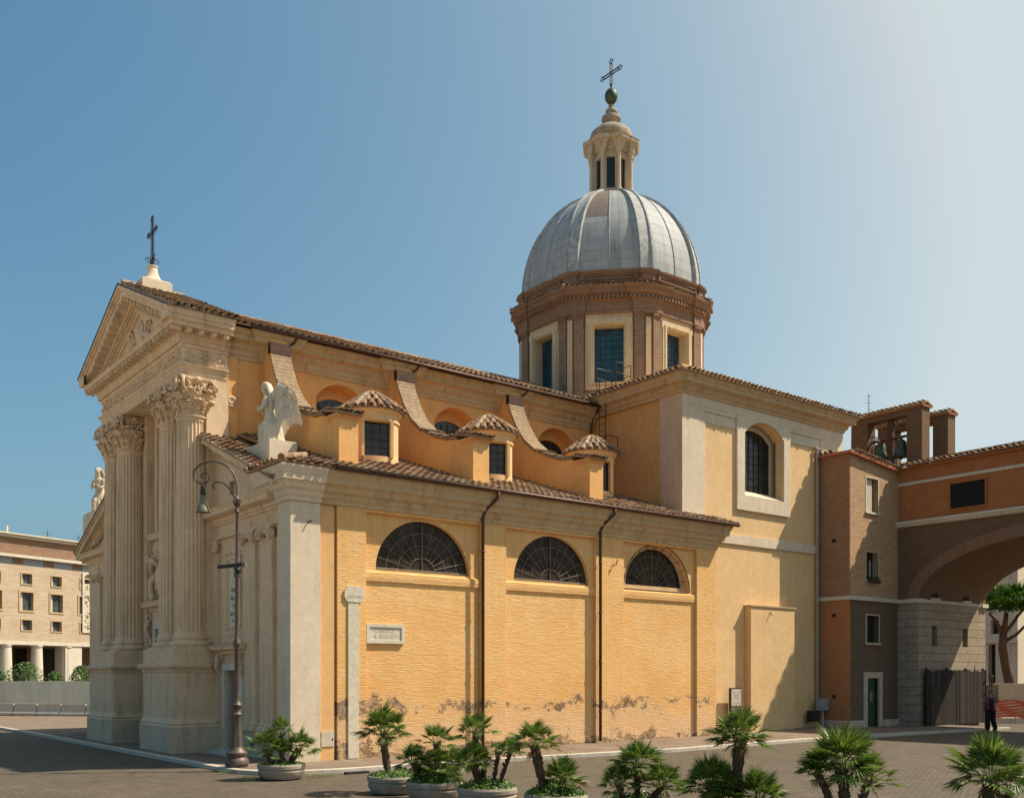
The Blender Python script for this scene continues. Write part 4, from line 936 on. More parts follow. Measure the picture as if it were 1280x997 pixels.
# aisle fronts
def aisle_front(mm):
    Yf = (lambda y: y) if mm > 0 else mir
    def bx(m, x0, x1, y0, y1, z0, z1):
        a, b = sorted((Yf(y0), Yf(y1))); m.box(x0, x1, a, b, z0, z1)
    nm = 'aisle_front'
    m = MB(); y0, y1 = sorted((Yf(.85 if mm > 0 else 0), Yf(5.95)))
    hs = [rect(*sorted((Yf(3.65), Yf(4.95))), -.3 if 0 else .02, 2.72), rect(*sorted((Yf(4.3), Yf(4.72))), 8.42, 8.85)]
    tri = [(Yf(5.95), 10.05), (Yf(.6), 7.9)]
    outer = [(y0, 0), (y1, 0), (y1, 10.05 if mm > 0 else 7.9), (y0, 7.9 if mm > 0 else 10.05)]
    m.slab(outer, hs, WX(.12), 0, .33); F = part(m, nm, 'stone')
    MB().box(.3, .34, *sorted((Yf(4.2), Yf(4.8))), 8.3, 9).build('vent_opening', 'black', F)
    for a, b in ((1.18, 2.0), (2.45, 3.28)):
        m = MB(); bx(m, .0, .117, a, b, 1.05, 6.62)
        if mm > 0: pass
        ya, yb = sorted((Yf(a), Yf(b)))
        m.sweep([(.117, yb), (0, yb), (0, ya), (.117, ya)], [(0, .8), (.1, .82), (.1, .92), (.05, .96), (.06, 1.02), (0, 1.1)])
        yc = (ya+yb)/2; m.box(-.03, .117, ya-.02, yb+.02, 6.62, 6.68); m.box(-.09, .117, ya-.07, yb+.07, 6.96, 7.04)
        for s in (-1, 1):
            q = yc+s*(yb-ya)*.44; m.lathe((0, 0, 0), [(.001, 0), (.001, .001)], 3) if 0 else None
            vs = MB().lathe((0, 0, 0), [(.02, -.1), (.165, -.1), (.165, .06), (.02, .06)], 18); vs.xf(lambda x, y, z: (z-.03, q+x, 6.80+y)); m.add(vs.v, vs.f)
            spiral(m, (-.14, q, 6.80), (0, 1, 0), (0, 0, 1), .13, 1.7, .03)
        m.box(-.1, .1, ya+.1, yb-.1, 6.8, 6.95)
        for q in range(5): m.ball((-.11, ya+.18+q*(yb-ya-.36)/4, 6.86), .045, 6, 5)
        m.build('pilaster', 'stone', F)
        m = MB(); m.lathe((0, 0, 0), [(.17, -.0), (.17, .05), (.12, .06), (.08, .04), (.05, .1), (.02, .12)], 16); m.xf(lambda x, y, z: (.11-z, yc+x, 7.28+y)); m.build('frieze_boss', 'stone', F)
    # half pilaster against the column pedestal
    m = MB(); bx(m, .0, .117, 5.45, 5.95, 1.0, 6.6); bx(m, -.08, .117, 5.4, 5.95, 6.9, 7.0); spiral(m, (-.06, Yf(5.48), 6.76), (0, 1, 0), (0, 0, 1), .15, 1.7, .045); bx(m, -.04, .1, 5.5, 5.9, 6.62, 6.9); m.build('half_pilaster', 'stone', F)
    m = MB(); bx(m, .02, .118, 0.86 if mm > 0 else 0, 3.6, -.3, .8); m.build('plinth', 'plinth', F); m = MB(); bx(m, .02, .118, 5.0, 5.95, -.3, .8); m.build('plinth', 'plinth', F)
    # entablature and half pediment
    e0, e1 = (.86, 5.95) if mm > 0 else (.0, 5.95)
    pth = [(.1, Yf(e1)), (.1, Yf(e0))] if mm > 0 else [(.1, Yf(e0)), (.1, Yf(e1))]
    pth = sorted(pth, key=lambda p: -p[1])
    pe = [(0, 7.02), (.12, 7.04), (.12, 7.1), (.02, 7.12), (.02, 7.48), (.08, 7.5), (.08, 7.56), (.14, 7.6), (.14, 7.7), (.3, 7.73), (.42, 7.76), (.43, 7.9), (.5, 7.98), (0, 8.0)]
    if mm < 0: pth = [(.6, mir(0)-.0), (.1, mir(0)), (.1, mir(5.95))]
    E_ = MB().sweep(pth, pe).build('entablature', 'stone', F)
    m = MB()
    ya, yb = sorted((Yf(1.0), Yf(5.9))); q = ya
    while q < yb: m.box(-.03, .03, q, q+.05, 7.6, 7.69); q += .1
    m.build('dentils', 'stone', E_)
    # raking cornice: extruded along the slope
    m = MB(); sl = .40
    for (x0, x1, h0, h1) in ((-.12, .12, 0, .1), (-.2, .12, .1, .16), (-.38, .12, .16, .34), (-.46, .12, .34, .44)):
        for_pts = []
        for y in (.35 if mm > 0 else -.35, 5.95):
            zb = 7.98+(y-.35)*sl-.08
            for x in (x0, x1):
                for h in (h0, h1): for_pts.append((x, Yf(y), zb+h))
        m.add(for_pts, [(0, 1, 3, 2), (4, 6, 7, 5), (0, 4, 5, 1), (2, 3, 7, 6), (1, 5, 7, 3), (0, 2, 6, 4)])
    m.build('raking_cornice', 'stone', F)
    m = MB(); n = 34
    for i in range(n):
        y = 1.5+i*4.3/n; z = 7.98+(y-.35)*sl-.14; m.obox((-.02, Yf(y), z), (1, 0, 0), (0, 1 if mm > 0 else -1, sl), (0, 0, 1), .06, .035, .045)
    m.build('raking_dentils', 'stone', F)
    m = MB(); k = math.hypot(1, sl); L = (5.9-.1)*k
    if mm > 0: tiles(m, (-.5, .2, 8.33-.08), (1, 0, 0), (0, 1, sl), 1.5, L*.985, .26, .36)
    else: tiles(m, (1.0, mir(-.35), 8.1), (-1, 0, 0), (0, -1, sl), 1.5, L*1.02, .26, .36)
    m.build('gable_tiles', 'tile', F)
    # framed inscription and side door
    ya, yb = sorted((Yf(3.45), Yf(5.0)))
    m = MB().slab(rect(ya, yb, 3.85, 6.62), [rect(ya+.12, yb-.12, 3.97, 6.5)], WX(.07), 0, .05); m.slab(rect(ya+.22, yb-.22, 4.07, 6.4), [rect(ya+.3, yb-.3, 4.15, 6.3)], WX(.05), 0, .07); Q = m.build('inscription_frame', 'stone', F)
    m = MB().box(.095, .119, ya+.3, yb-.3, 4.15, 6.3); m.build('inscription_slab', 'mark', Q)
    if mm > 0:
        for i, (s, z) in enumerate((('D. ROCHO', 6.1), ('ANNO', 5.3), ('MDCLVII', 5.02), ('P.M.', 4.78), ('RESTAVR', 4.52), ('A. D.', 4.3))):
            text(s, .17, (.09, (ya+yb)/2, z), ROT_W, 'ink', Q)
    m = MB().slab(rect(*sorted((Yf(3.45), Yf(5.15))), .05, 2.92), [rect(*sorted((Yf(3.68), Yf(4.92))), .04, 2.7)], WX(.03), 0, .14); D = m.build('side_door', 'marble', F)
    if mm > 0:
        MB().box(.30, .33, 3.65, 4.25, 0, 2.72).build('dark_doorway', 'black', D)
        MB().box(.28, .31, 4.25, 4.95, .1, 2.7).build('door_leaf', 'greyblue', D)
    else: MB().box(.30, .33, mir(4.95), mir(3.65), 0, 2.72).build('dark_doorway', 'black', D)
    m = MB().sweep([(.117, max(Yf(3.35), Yf(5.3))), (.03, max(Yf(3.35), Yf(5.3))), (.03, min(Yf(3.35), Yf(5.3))), (.117, min(Yf(3.35), Yf(5.3)))], [(0, 3.22), (.05, 3.25), (.07, 3.32), (.26, 3.37), (.27, 3.45), (.33, 3.52), (0, 3.55)])
    for y in (3.42, 5.2):
        q = Yf(y); spiral(m, (-.02, q, 3.12), (1, 0, 0), (0, 0, 1), .12, 1.5, .06); m.tube([(-.08, q, 3.08), (-.14, q, 2.8), (.02, q, 2.5), (.06, q, 2.3)], [.08, .07, .05, .06], 8)
    m.build('door_hood', 'stone', D)
    m = MB(); bx(m, -.5, .12, 3.3, 5.3, -.1, .08); bx(m, -.25, .12, 3.4, 5.2, .08, .16); m.build('door_step', 'kerb', D)
aisle_front(1); aisle_front(-1)
# main entablature with return
path = [(.58, mir(5.93)), (-1.0, mir(5.93)), (-1.0, 5.93), (.56, 5.93)]
m = MB().sweep(path, [(-.3, 12.44), (0, 12.44), (0, 12.54), (.025, 12.545), (.025, 12.66), (.05, 12.665), (.05, 12.74), (.12, 12.8), (.13, 12.86), (.0, 12.88), (0, 13.36), (.05, 13.38), (.07, 13.46)])
m.box(-.95, .5, 5.98, mir(5.98), 12.45, 13.5); EN = part(m, 'main_entablature', 'stone')
m = MB().sweep(path, [(.07, 13.46), (.07, 13.62), (.16, 13.66), (.17, 13.7), (.2, 13.72), (.2, 13.9), (.55, 13.9), (.56, 14.02), (.6, 14.05)]); m.box(-1.15, .5, 5.8, mir(5.8), 13.5, 14.04); m.build('cornice', 'stone', EN)
m = MB().sweep([(-1.72, 5.93), (.56, 5.93)], [(.0, 14.04), (.6, 14.05), (.63, 14.1), (.66, 14.2), (.73, 14.34), (.74, 14.38), (0, 14.4)]); m.build('side_cyma', 'stone', EN)
m = MB().sweep([(.58, mir(5.93)), (-1.72, mir(5.93))], [(.0, 14.04), (.6, 14.05), (.63, 14.1), (.66, 14.2), (.73, 14.34), (.74, 14.38), (0, 14.4)]); m.build('side_cyma', 'stone', EN)
m = MB(); q = 5.9
while q < mir(5.9): m.box(-1.14, -1.06, q, q+.07, 13.49, 13.61); q += .13
q = -.95
while q < .5: m.box(q, q+.07, 5.79, 5.87, 13.49, 13.61); q += .13
m.build('dentils', 'stone', EN)
nmod = 24
for i in range(nmod): 
    m = MB(); y = 5.55+(mir(5.55)-5.55)*i/(nmod-1); m.box(-1.5, -1.2, y-.085, y+.085, 13.76, 13.898); m.ball((-1.5, y, 13.80), (.07, .085, .06), 8, 6); m.build('modillion', 'stone', EN)
for i in range(1, 5):
    m = MB(); x = -1.35+i*.42; m.box(x-.085, x+.085, 5.43, 5.73, 13.76, 13.898); m.ball((x, 5.45, 13.8), (.085, .07, .06), 8, 6); m.build('modillion', 'stone', EN)
# carved frieze: scrolling acanthus
def scrolls(m, mp, length, h, pitch):
    n = int(length/pitch)
    for i in range(n):
        c = (i+.5)*length/n; s = 1 if i % 2 else -1
        P0 = mp(c, 0, 0); ax = (Vector(mp(c+1, 0, 0))-Vector(P0)); ay = Vector((0, 0, 1)); out = Vector(mp(c, 0, 1))-Vector(P0)
        spiral(m, Vector(P0)+out*.02, ax, ay*s, h*.36, 1.5, .03, start=PI, sgn=-1)
        m.ball(Vector(P0)+out*.03, (.05, .05, .05), 8, 6)
        for k in range(6):
            a = random.uniform(0, 2*PI); rr = h*random.uniform(.34, .5); p = Vector(P0)+ax*rr*1.15*math.cos(a)+ay*rr*.85*math.sin(a)+out*.015
            m.ball(p, (random.uniform(.03, .06),)*3, 6, 5)
        m.tube([Vector(P0)+ax*pitch*.5*t+ay*(-s*h*.33*math.cos(t*PI/1.0))+out*.02 for t in (-1, -.5, 0, .5, 1)], .022, 5)
m = MB(); scrolls(m, lambda u, v, w: (-1.0-w, 6.0+u, 13.12+v), mir(6.0)-6.0, .5, .46); m.build('carved_frieze', 'stone', EN)
m = MB(); scrolls(m, lambda u, v, w: (-.95+u, 5.93-w, 13.12+v), 1.45, .5, .48); m.build('side_frieze_carving', 'stone', EN)
# pediment
PS = .43; apx = 14.38+5.2*PS
m = MB().slab([(5.6, 14.04), (mir(5.6), 14.04), (CY, 14.04+4.8*PS)], [], WX(-.92), 0, .6); PD = part(m, 'pediment', 'stone', label='triangular pediment with carved modillions')
m = MB()
def rake(m, x0, x1, h0, h1, yo=5.24, zo=14.06):
    yst = yo+max(0, -h0)/PS
    for s in (1, -1):
        Y = (lambda y: y) if s > 0 else mir; L = CY-yo
        pts = []
        for y in (yst, CY):
            zb = zo+(y-yo)*PS
            for x in (x0, x1):
                for h in (h0, h1): pts.append((x, Y(y), zb+h))
        m.add(pts, [(0, 1, 3, 2), (4, 6, 7, 5), (0, 4, 5, 1), (2, 3, 7, 6), (1, 5, 7, 3), (0, 2, 6, 4)])
rake(m, -1.58, .5, -.02, .14); rake(m, -1.65, .5, .14, .22); rake(m, -1.74, .5, .22, .33); rake(m, -1.24, -.9, -.26, -.02); rake(m, -1.1, -.9, -.46, -.26); rake(m, -1.02, -.9, -.56, -.46)
m.build('raking_cornice', 'stone', PD)
m = MB()
for s in (1, -1):
    Y = (lambda y: y) if s > 0 else mir
    for i in range(11):
        q = MB(); y = 6.5+i*.37; z = 14.05+(y-5.2)*PS-.1; q.obox((-1.4, Y(y), z), (1, 0, 0), (0, s, PS), (0, 0, 1), .17, .085, .08); q.ball((-1.55, Y(y), z-.02), (.07, .08, .07), 8, 6); q.build('raking_modillion', 'stone', PD)
    for i in range(30):
        y = 6.7+i*.122; z = 14.05+(y-5.2)*PS-.36; m.obox((-1.14, Y(y), z), (1, 0, 0), (0, s, PS), (0, 0, 1), .05, .035, .06)
m.build('raking_dentils', 'stone', PD)
m = MB(); m.ball((-.95, CY, 15.0), (.1, .4, .5), 16, 10); m.ball((-1.0, CY, 15.0), (.1, .28, .36), 14, 8)
for s in (-1, 1):
    m.tube([(-.97, CY+s*.4, 14.9), (-.98, CY+s*1.0, 14.7), (-.97, CY+s*1.6, 14.45), (-.96, CY+s*2.3, 14.35)], [.1, .12, .09, .05], 7)
    spiral(m, (-.98, CY+s*.95, 15.0), (0, s, 0), (0, 0, 1), .3, 1.5, .05)
    for k in range(14): m.ball((-.97, CY+s*random.uniform(.5, 2.4), 14.2+random.uniform(.05, .5)), random.uniform(.05, .1), 7, 5)
m.build('tympanum_carving', 'stone', PD, smooth=True)
m = MB().box(-1.76, .5, 5.16, CY, 0, .05); m.v = [(x, y, 14.39+(y-5.2)*PS+z) for x, y, z in m.v]
m2 = MB().box(-1.76, .5, CY, mir(5.16), 0, .05); m2.v = [(x, y, 14.39+(mir(y)-5.2)*PS+z) for x, y, z in m2.v]; m.add(m2.v, m2.f); m.build('pediment_flashing', 'gutter', PD)
m = MB(); k = math.hypot(1, PS); tiles(m, (-1.55, 5.2, 14.46), (1, 0, 0), (0, 1, PS), 2.2, 5.15*k, .26, .38)
for i in range(6): c0 = Vector((-1.6+i*.37, CY, apx+.12)); m.tube([c0, c0+Vector((.42, 0, .02))], [.12, .1], 8)
m.build('pediment_tiles', 'tile', PD)
# acroterion block with iron cross
m = MB().box(-1.05, .05, CY-.55, CY+.55, 15.9, 16.9); m.box(-1.0, 0, CY-.5, CY+.5, 16.9, 16.96)
A_ = part(m, 'acroterion', 'white', label='pale block and bell-shaped plinth on the gable peak', bevel=.02)
m = MB().lathe((-.5, CY, 0), [(r, 16.94+(z-17.06)*.72) for r, z in [(.47, 17.06), (.48, 17.1), (.42, 17.16), (.36, 17.2), (.27, 17.35), (.2, 17.6), (.17, 17.85), (.2, 17.88), (.2, 17.94), (.12, 17.98)]], 28); m.build('bell_plinth', 'white', A_, smooth=.7)
m = MB(); X0 = -.5
for dy in (-.07, .07):
    for dx in (-.05, .05): m.tube([(X0+dx, CY+dy, 17.95), (X0+dx*.7, CY+dy*.8, 20.0)], .013, 5)
for i in range(14): z = 18.15+i*.13; m.tube([(X0-.05, CY-.07, z), (X0+.05, CY+.07, z+.07), (X0+.05, CY-.07, z+.1), (X0-.05, CY+.07, z+.13)], .01, 4)
m.tube([(X0, CY-.5, 19.45), (X0, CY+.5, 19.45)], .03, 6); m.tube([(X0, CY-.45, 19.56), (X0, CY+.45, 19.56)], .014, 5); m.tube([(X0, CY-.45, 19.34), (X0, CY+.45, 19.34)], .014, 5); m.tube([(X0, CY, 18), (X0, CY, 20.05)], .028, 6)
for (y, z) in ((-.5, 19.45), (.5, 19.45), (0, 20.05)): 
    for q in range(3): spiral(m, (X0, CY+y+[.0, .09, -.09][q], z+[.08, 0, 0][q]), (0, 1, 0), (0, 0, 1), .09, 1.2, .02)
for s in (-1, 1):
    spiral(m, (X0, CY+s*.16, 18.2), (0, s, 0), (0, 0, 1), .13, 1.3, .022); m.tube([(X0, CY+s*.05, 18.0), (X0, CY+s*.22, 18.3), (X0, CY+s*.3, 18.45)], .018, 5); spiral(m, (X0+s*.16, CY, 18.2), (s, 0, 0), (0, 0, 1), .13, 1.3, .022)
m.v = [(X0+(x-X0)*.85, CY+(y-CY)*.85, 17.58+(z-17.98)*.84) for x, y, z in m.v]; m.build('iron_cross', 'iron', A_)
# gable-side scroll finial on nave wall near facade
m = MB(); spiral(m, (.72, 6.0, 11.9), (1, 0, 0), (0, 0, 1), .12, 1.5, .06); m.tube([(.6, 6.05, 11.78), (.78, 6.05, 11.72), (.92, 6.05, 11.86)], [.07, .08, .04], 7); part(m, 'scroll_bracket', 'stone')
m = MB().box(.585, .95, 6.05, 6.198, 8.5, 13.4); part(m, 'nave_corner_pilaster', 'orange')
# statue pedestals
def statue(mm):
    Y = (lambda y: y) if mm > 0 else mir
    ya, yb = sorted((Y(1.95), Y(3.9))) if mm > 0 else (19.1, 20.9); x0, x1 = (.25, 1.2) if mm > 0 else (-.15, .8)
    m = MB().box(x0, x1, ya, yb, 8.3, 9.74 if mm > 0 else 9.75); m.box(x0-.06, x1+.06, ya-.06, yb+.06, 9.82, 9.9) if 0 else None
    part(m, 'statue_pedestal', 'white', bevel=.015)
    yc = (ya+yb)/2-.1
    c = Vector(((x0+x1)/2, yc, 9.74 if mm > 0 else 9.75)); st = thing('angel_statue', 'kneeling veiled marble angel with folded wings above the side-door gable' if mm > 0 else 'pale marble angel half hidden behind the far fluted columns', 'statue', tuple(c), 'angel statues on the facade')
    K = lambda x, y, z: c+Vector((x*.707+y*.707, -x*.707*mm+y*.707*mm, z))*.97
    m = MB()   # one body: remeshed union
    m.tube([K(.06, 0, 0), K(.05, 0, .3), K(.02, 0, .75), K(-.02, 0, 1.1), K(-.07, 0, 1.38), K(-.1, 0, 1.6), K(-.13, 0, 1.72)], [.36, .33, .27, .19, .2, .18, .07], 18)
    m.tube([K(-.04, -.1, .8), K(-.26, -.13, .62), K(-.27, -.12, .1)], [.17, .14, .12], 14); m.tube([K(0, .12, .6), K(-.2, .14, .3), K(-.26, .14, .05)], [.17, .14, .1], 12)
    m.tube([K(.1, -.08, .16), K(.4, -.1, .12), K(.55, -.08, .05)], [.18, .13, .07], 12)
    m.tube([K(-.12, 0, 1.66), K(-.2, 0, 1.82)], [.1, .09], 10); m.ball(K(-.24, 0, 1.93), (.115, .1, .145), 16, 12); m.ball(K(-.35, 0, 1.92), (.035, .018, .03), 8, 6); m.ball(K(-.31, 0, 1.85), (.05, .04, .04), 8, 6); m.ball(K(-.31, 0, 1.99), (.05, .07, .03), 8, 6)
    for s in (-1, 1):
        m.tube([K(-.1, s*.2, 1.58), K(-.16, s*.3, 1.28), K(-.34, s*.2, 1.16), K(-.42, s*.05, 1.32)], [.095, .08, .065, .05], 12)
    for i in range(14): a = i*2*PI/14; m.tube([K(.0+.18*math.cos(a), .18*math.sin(a), 1.12), K(.03+.31*math.cos(a+.25), .31*math.sin(a+.25), .55), K(.06+.38*math.cos(a+.1), .38*math.sin(a+.1), 0)], [.022, .038, .05], 7)
    o = m.build('body', 'statue', st, smooth=True); r = o.modifiers.new('union', 'REMESH'); r.mode = 'VOXEL'; r.voxel_size = .028; r.use_smooth_shade = True; sm = o.modifiers.new('sm', 'SMOOTH'); sm.factor = .5; sm.iterations = 2
    m = MB(); m.ball(K(-.17, 0, 2.0), (.15, .13, .13), 14, 10)
    for i in range(11):
        a = -1.3+i*.26; m.tube([K(-.16+.1*math.cos(a), .15*math.sin(a), 2.05), K(-.02+.09*math.cos(a), .2*math.sin(a), 1.72), K(.04+.08*math.cos(a), .22*math.sin(a), 1.3), K(.05, .2*math.sin(a), .95)], [.05, .06, .055, .03], 7)
    o = m.build('veil', 'statue', st, smooth=True); r = o.modifiers.new('union', 'REMESH'); r.mode = 'VOXEL'; r.voxel_size = .025; r.use_smooth_shade = True
    for s in (-1, 1):
        m = MB(); root = K(.12, s*.12, 1.5)
        rows = ((9, .5, .09), (9, .8, .1), (8, 1.1, .105))
        for rI, (n, L, wd) in enumerate(rows):
            for i in range(n):
                t = i/(n-1); a = math.radians(-88+t*62); hx = .26+.36*t; st_ = K(.12+hx*.6*(t+.35), s*(.16+.16*t), 1.72+.28*math.sin(t*PI*.8)-rI*.12)
                ln = L*(1-.18*t); d = (K(.16+.12*t, s*(.08+.1*t), -1)-c).normalized(); e = st_+d*ln
                sd_ = (K(1, s*.4, .15)-c).normalized()*wd*.5; nn = (K(-s*.3, s*1, 0)-c).normalized()*.018*(3-rI)
                q = [st_-sd_, st_+sd_, st_+d*ln*.88+sd_*1.1, e, st_+d*ln*.88-sd_*1.1]
                m.add([p+nn for p in q]+[p-nn for p in q], [(0, 1, 2, 3, 4), (9, 8, 7, 6, 5)]+[(k, (k+1) % 5, (k+1) % 5+5, k+5) for k in range(5)])
        m.tube([K(.06, s*.1, 1.45), K(.2, s*.18, 1.72), K(.36, s*.26, 1.9), K(.56, s*.33, 1.82), K(.66, s*.36, 1.58)], [.07, .1, .1, .09, .05], 9)
        m.build('wing', 'statue', st)
    m = MB().box(c.x-.46, c.x+.46, c.y-.85, c.y+.85, c.z-.005, c.z+.06); m.build('base', 'statue', st, bevel=.02)
statue(1); statue(-1)

# ================================================================== BRICK TOWER
tw = thing('brick_tower', 'narrow brick tower with green door between church and arch', 'tower', (28.8, 2, .2))
wins_t = [(28.2, 29.15, 10.05, 11.6, 'shutter'), (28.2, 29.15, 6.9, 8.2, None), (28.2, 29.22, 4.05, 5.3, 'dark')]
Yt = -.7
door = rect(28.0, 29.45, 0, 2.62)
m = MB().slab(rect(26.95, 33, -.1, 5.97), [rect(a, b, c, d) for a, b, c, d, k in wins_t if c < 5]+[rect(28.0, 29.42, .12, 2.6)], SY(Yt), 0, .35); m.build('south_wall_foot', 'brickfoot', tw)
m = MB().slab(rect(26.95, 33, 5.972, 12.5), [rect(a, b, c, d) for a, b, c, d, k in wins_t if c > 5], SY(Yt), 0, .35)
m.v = [(x, y, z-(.1*(x-26.9) if z > 12.3 else 0)) for x, y, z in m.v]
m.box(32.6, 33, -.35, 8, 0, 11.9); m.build('south_wall', 'brick', tw)
m = MB().box(26.9, 27.2, Yt+.002, 8, 6.05, 12.5); m.box(26.899, 26.948, Yt-.003, Yt+.3, 6.1, 12.5); m.build('west_wall', 'brickshade', tw)
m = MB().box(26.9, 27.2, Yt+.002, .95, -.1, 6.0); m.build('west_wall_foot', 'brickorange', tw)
m = MB().sweep([(26.9, .95), (26.9, Yt), (27.96, Yt)], [(.0, -.2), (.08, -.2), (.08, .46), (.05, .5), (0, .5)]); m.build('stone_foot', 'plinth', tw); m = MB().box(29.5, 30.9, Yt-.08, Yt+.1, -.2, .5); m.build('stone_foot', 'plinth', tw)
m = MB().sweep([(26.9, 1.0), (26.9, Yt), (30.82, Yt)], [(0, 5.95), (.09, 5.96), (.11, 6.1), (0, 6.14)]); m.build('string_course', 'marble', tw)
for a, b, c, d, k in wins_t:
    m = MB().slab(rect(a-.06, b+.06, c-.06, d+.06), [rect(a, b, c, d)], SY(Yt-.02), 0, .05); m.box(a-.1, b+.1, Yt-.09, Yt+.05, c-.1, c-.02); W = m.build('tower_window', 'marble' if k == 'shutter' else 'plinth', tw)
    MB().box(a, b, Yt+.28, Yt+.3, c, d).build('window_glass', 'glass', W)
    if k == 'shutter': MB().box(a+.02, a+.62, Yt+.1, Yt+.16, c+.02, d-.0).build('shutter', 'shutter', W)
    if k is None:
        for q in (a+.28, a+.62): MB().box(q-.07, q+.07, Yt+.2, Yt+.25, c+.1, d-.35).build('sash', 'boxgrey', W)
        f = MB(); 
        for i in range(26): x = random.uniform(a, b); z = c+random.uniform(-.02, .16); f.ball((x, Yt-.06, z), .04, 5, 4)
        f.box(a, b, Yt-.16, Yt-.0, c-.1, c+.05); f.build('flower_box', 'iron', W)
m = MB().slab(rect(27.96, 29.46, .12, 2.7), [rect(28.24, 29.18, .1, 2.42)], SY(Yt-.06), 0, .1); D = m.build('door_frame', 'plinth', tw)
m = MB().box(28.24, 29.18, Yt+.12, Yt+.16, .2, 2.42)
for i in range(4): m.box(28.32, 29.1, Yt+.1, Yt+.121, .35+i*.52, .75+i*.52)
DL = m.build('green_door', 'door_green', D); MB().box(28.62, 28.86, Yt+.085, Yt+.098, 1.35, 1.8).build('door_notice', 'grille', DL)
m = MB().box(26.7, 31.0, Yt-.2, Yt+.25, 12.5, 12.62); m.box(26.7, 27.1, Yt+.25, 1.2, 12.5, 12.62); m.v = [(x, y, z-.1*(x-26.9)) for x, y, z in m.v]; m.build('coping', 'redtile', tw)
m = MB(); tiles(m, (26.72, Yt-.2, 12.66), (1, 0, -.1), (0, 1, .02), 4.4, 4.5, .26, .36, poly=[(0, 0), (4.4, 0), (4.4, 4.5), (2.2, 4.5), (2.2, 2.3)]); tiles(m, (26.72, 3.4, 12.66), (0, -1, 0), (1, 0, -.06), 3.6, 2.3, .26, .36, poly=[(0, 0), (3.6, 0), (1.5, 2.2), (0, 2.2)]); m.build('tower_roof', 'tile', tw)
for z in (8.6, 5.2, 1.5): MB().box(26.893, 26.95, .02, .2, z, z+.16).build('vent', 'black', tw)

# ================================================================== ARCHED BRIDGE
br = thing('arched_bridge', 'brick archway bridge with orange upper gallery and stone pier', 'bridge', (34, -8.6, 0))
X0, X1, ya, yb = 30.82, 37.1, -1.75, -15.45; ym = (ya+yb)/2; ah = (ya-yb)/2
arc = [(ym+ah*math.cos(PI*i/32), 6.12+2.5*math.sin(PI*i/32)) for i in range(33)]
m = MB().slab([(Yt-.003, 6.12), (ya, 6.12)]+arc[1:-1]+[(yb, 6.12), (-19, 6.12), (-19, 9.55), (Yt-.003, 9.55)], [], WX(X0), 0, X1-X0); m.build('brick_arch', 'brickdark', br)
m = MB()   # raised arch ring
def ring(a, b, h0, w, x):
    o_ = [(ym+(ah+b)*math.cos(PI*i/32), 6.12+(2.5+b)*math.sin(PI*i/32)) for i in range(33)]; i_ = [(ym+(ah+a)*math.cos(PI*i/32), 6.12+(2.5+a)*math.sin(PI*i/32)) for i in range(33)]
    o_ = [(min(max(y, -18.9), Yt-.01), z) for y, z in o_]
    m.slab(o_+i_[::-1], [], WX(x), 0, w)
ring(0.0, .55, 0, .06, X0-.058)
m.build('arch_ring', 'brickring', br)
for (y0, y1, nm) in ((ya, Yt-.003, 0), (-19, yb, 1)):
    m = MB()
    if nm == 0:
        m.slab(rect(X0, X1, -.2, 6.0), [rect(32.0, 32.5, 3.95, 4.9), rect(34.85, 35.35, 3.95, 4.85)], SY(ya), 0, .5); m.box(X0, X0+.4, y0+.5, y1, -.2, 6.0); m.box(X1-.4, X1, y0+.5, 1.5, -.2, 6.0)
        q = m.build('stone_pier', 'ashlar', br)
        for a in (32.0, 34.85): MB().box(a, a+.5, ya+.3, ya+.32, 3.9, 4.9).build('slit_window', 'black', q)
        for a in (32.0, 34.9):
            w_ = MB().box(a-.15, a+.6, ya-.12, ya+.05, 6.1, 6.2).build('impost_window', 'marble', q)
            MB().box(a-.03, a+.45, ya-.06, ya-.04, 6.2, 6.85).build('window_glass', 'black', w_)
    else: m.box(X0, X1, y0, y1, -.2, 6.0); m.build('stone_pier', 'ashlar', br)
m = MB().box(X0-.1, X0+.5, ya-.12, Yt-.09, 5.94, 6.118); m.box(X1-.5, X1+.1, ya-.12, ya+.4, 5.94, 6.118); m.box(X0+.5, X1-.5, ya-.05, ya+.3, 5.97, 6.11); m.build('impost_blocks', 'marble', br)
m = MB().box(X0+.04, X1, -19, Yt-.003, 9.55, 12.2)
gal = m.build('upper_gallery', 'terra', br)
m = MB()
for c in range(5):
    yc = -4.1-c*4.0; fr = MB().slab(rect(yc-.86, yc+.86, 10.02, 11.26), [rect(yc-.8, yc+.8, 10.08, 11.2)], WX(X0-.04), 0, .078); W = fr.build('gallery_window', 'terra', gal)
    MB().slab(rect(yc-.8, yc+.8, 10.08, 11.2), [], WX(X0+.02), 0, .016).build('window_glass', 'black', W)
    MB().slab(rect(yc+1.15, yc+1.2, 9.85, 11.4), [], WX(X0+.03), 0, .008).build('panel_groove', 'brickorange', gal)
m = MB().sweep([(X0, Yt-.0), (X0, -19)], [(.0, 9.5), (.1, 9.52), (.16, 9.62), (.2, 9.66), (.2, 9.76), (0, 9.8)]); m.build('gallery_cornice', 'marble', br)
m = MB().sweep([(X0+.04, Yt-.0), (X0+.04, -19)], [(.0, 11.46), (.06, 11.47), (.08, 11.58), (0, 11.62)]); m.build('gallery_band', 'marble', br)
m = MB().box(X0-.16, X1, -19, Yt-.003, 12.2, 12.3); m.build('eaves', 'terra', br)
m = MB(); tiles(m, (X0-.3, Yt+.2, 12.36), (0, -1, 0), (1, 0, .24), 18.5, 3.5, .26, .36); tiles(m, (X1+.3, -19, 12.36), (0, 1, 0), (-1, 0, .24), 18.5, 3.5, .26, .36); m.build('gallery_roof', 'tile', br)
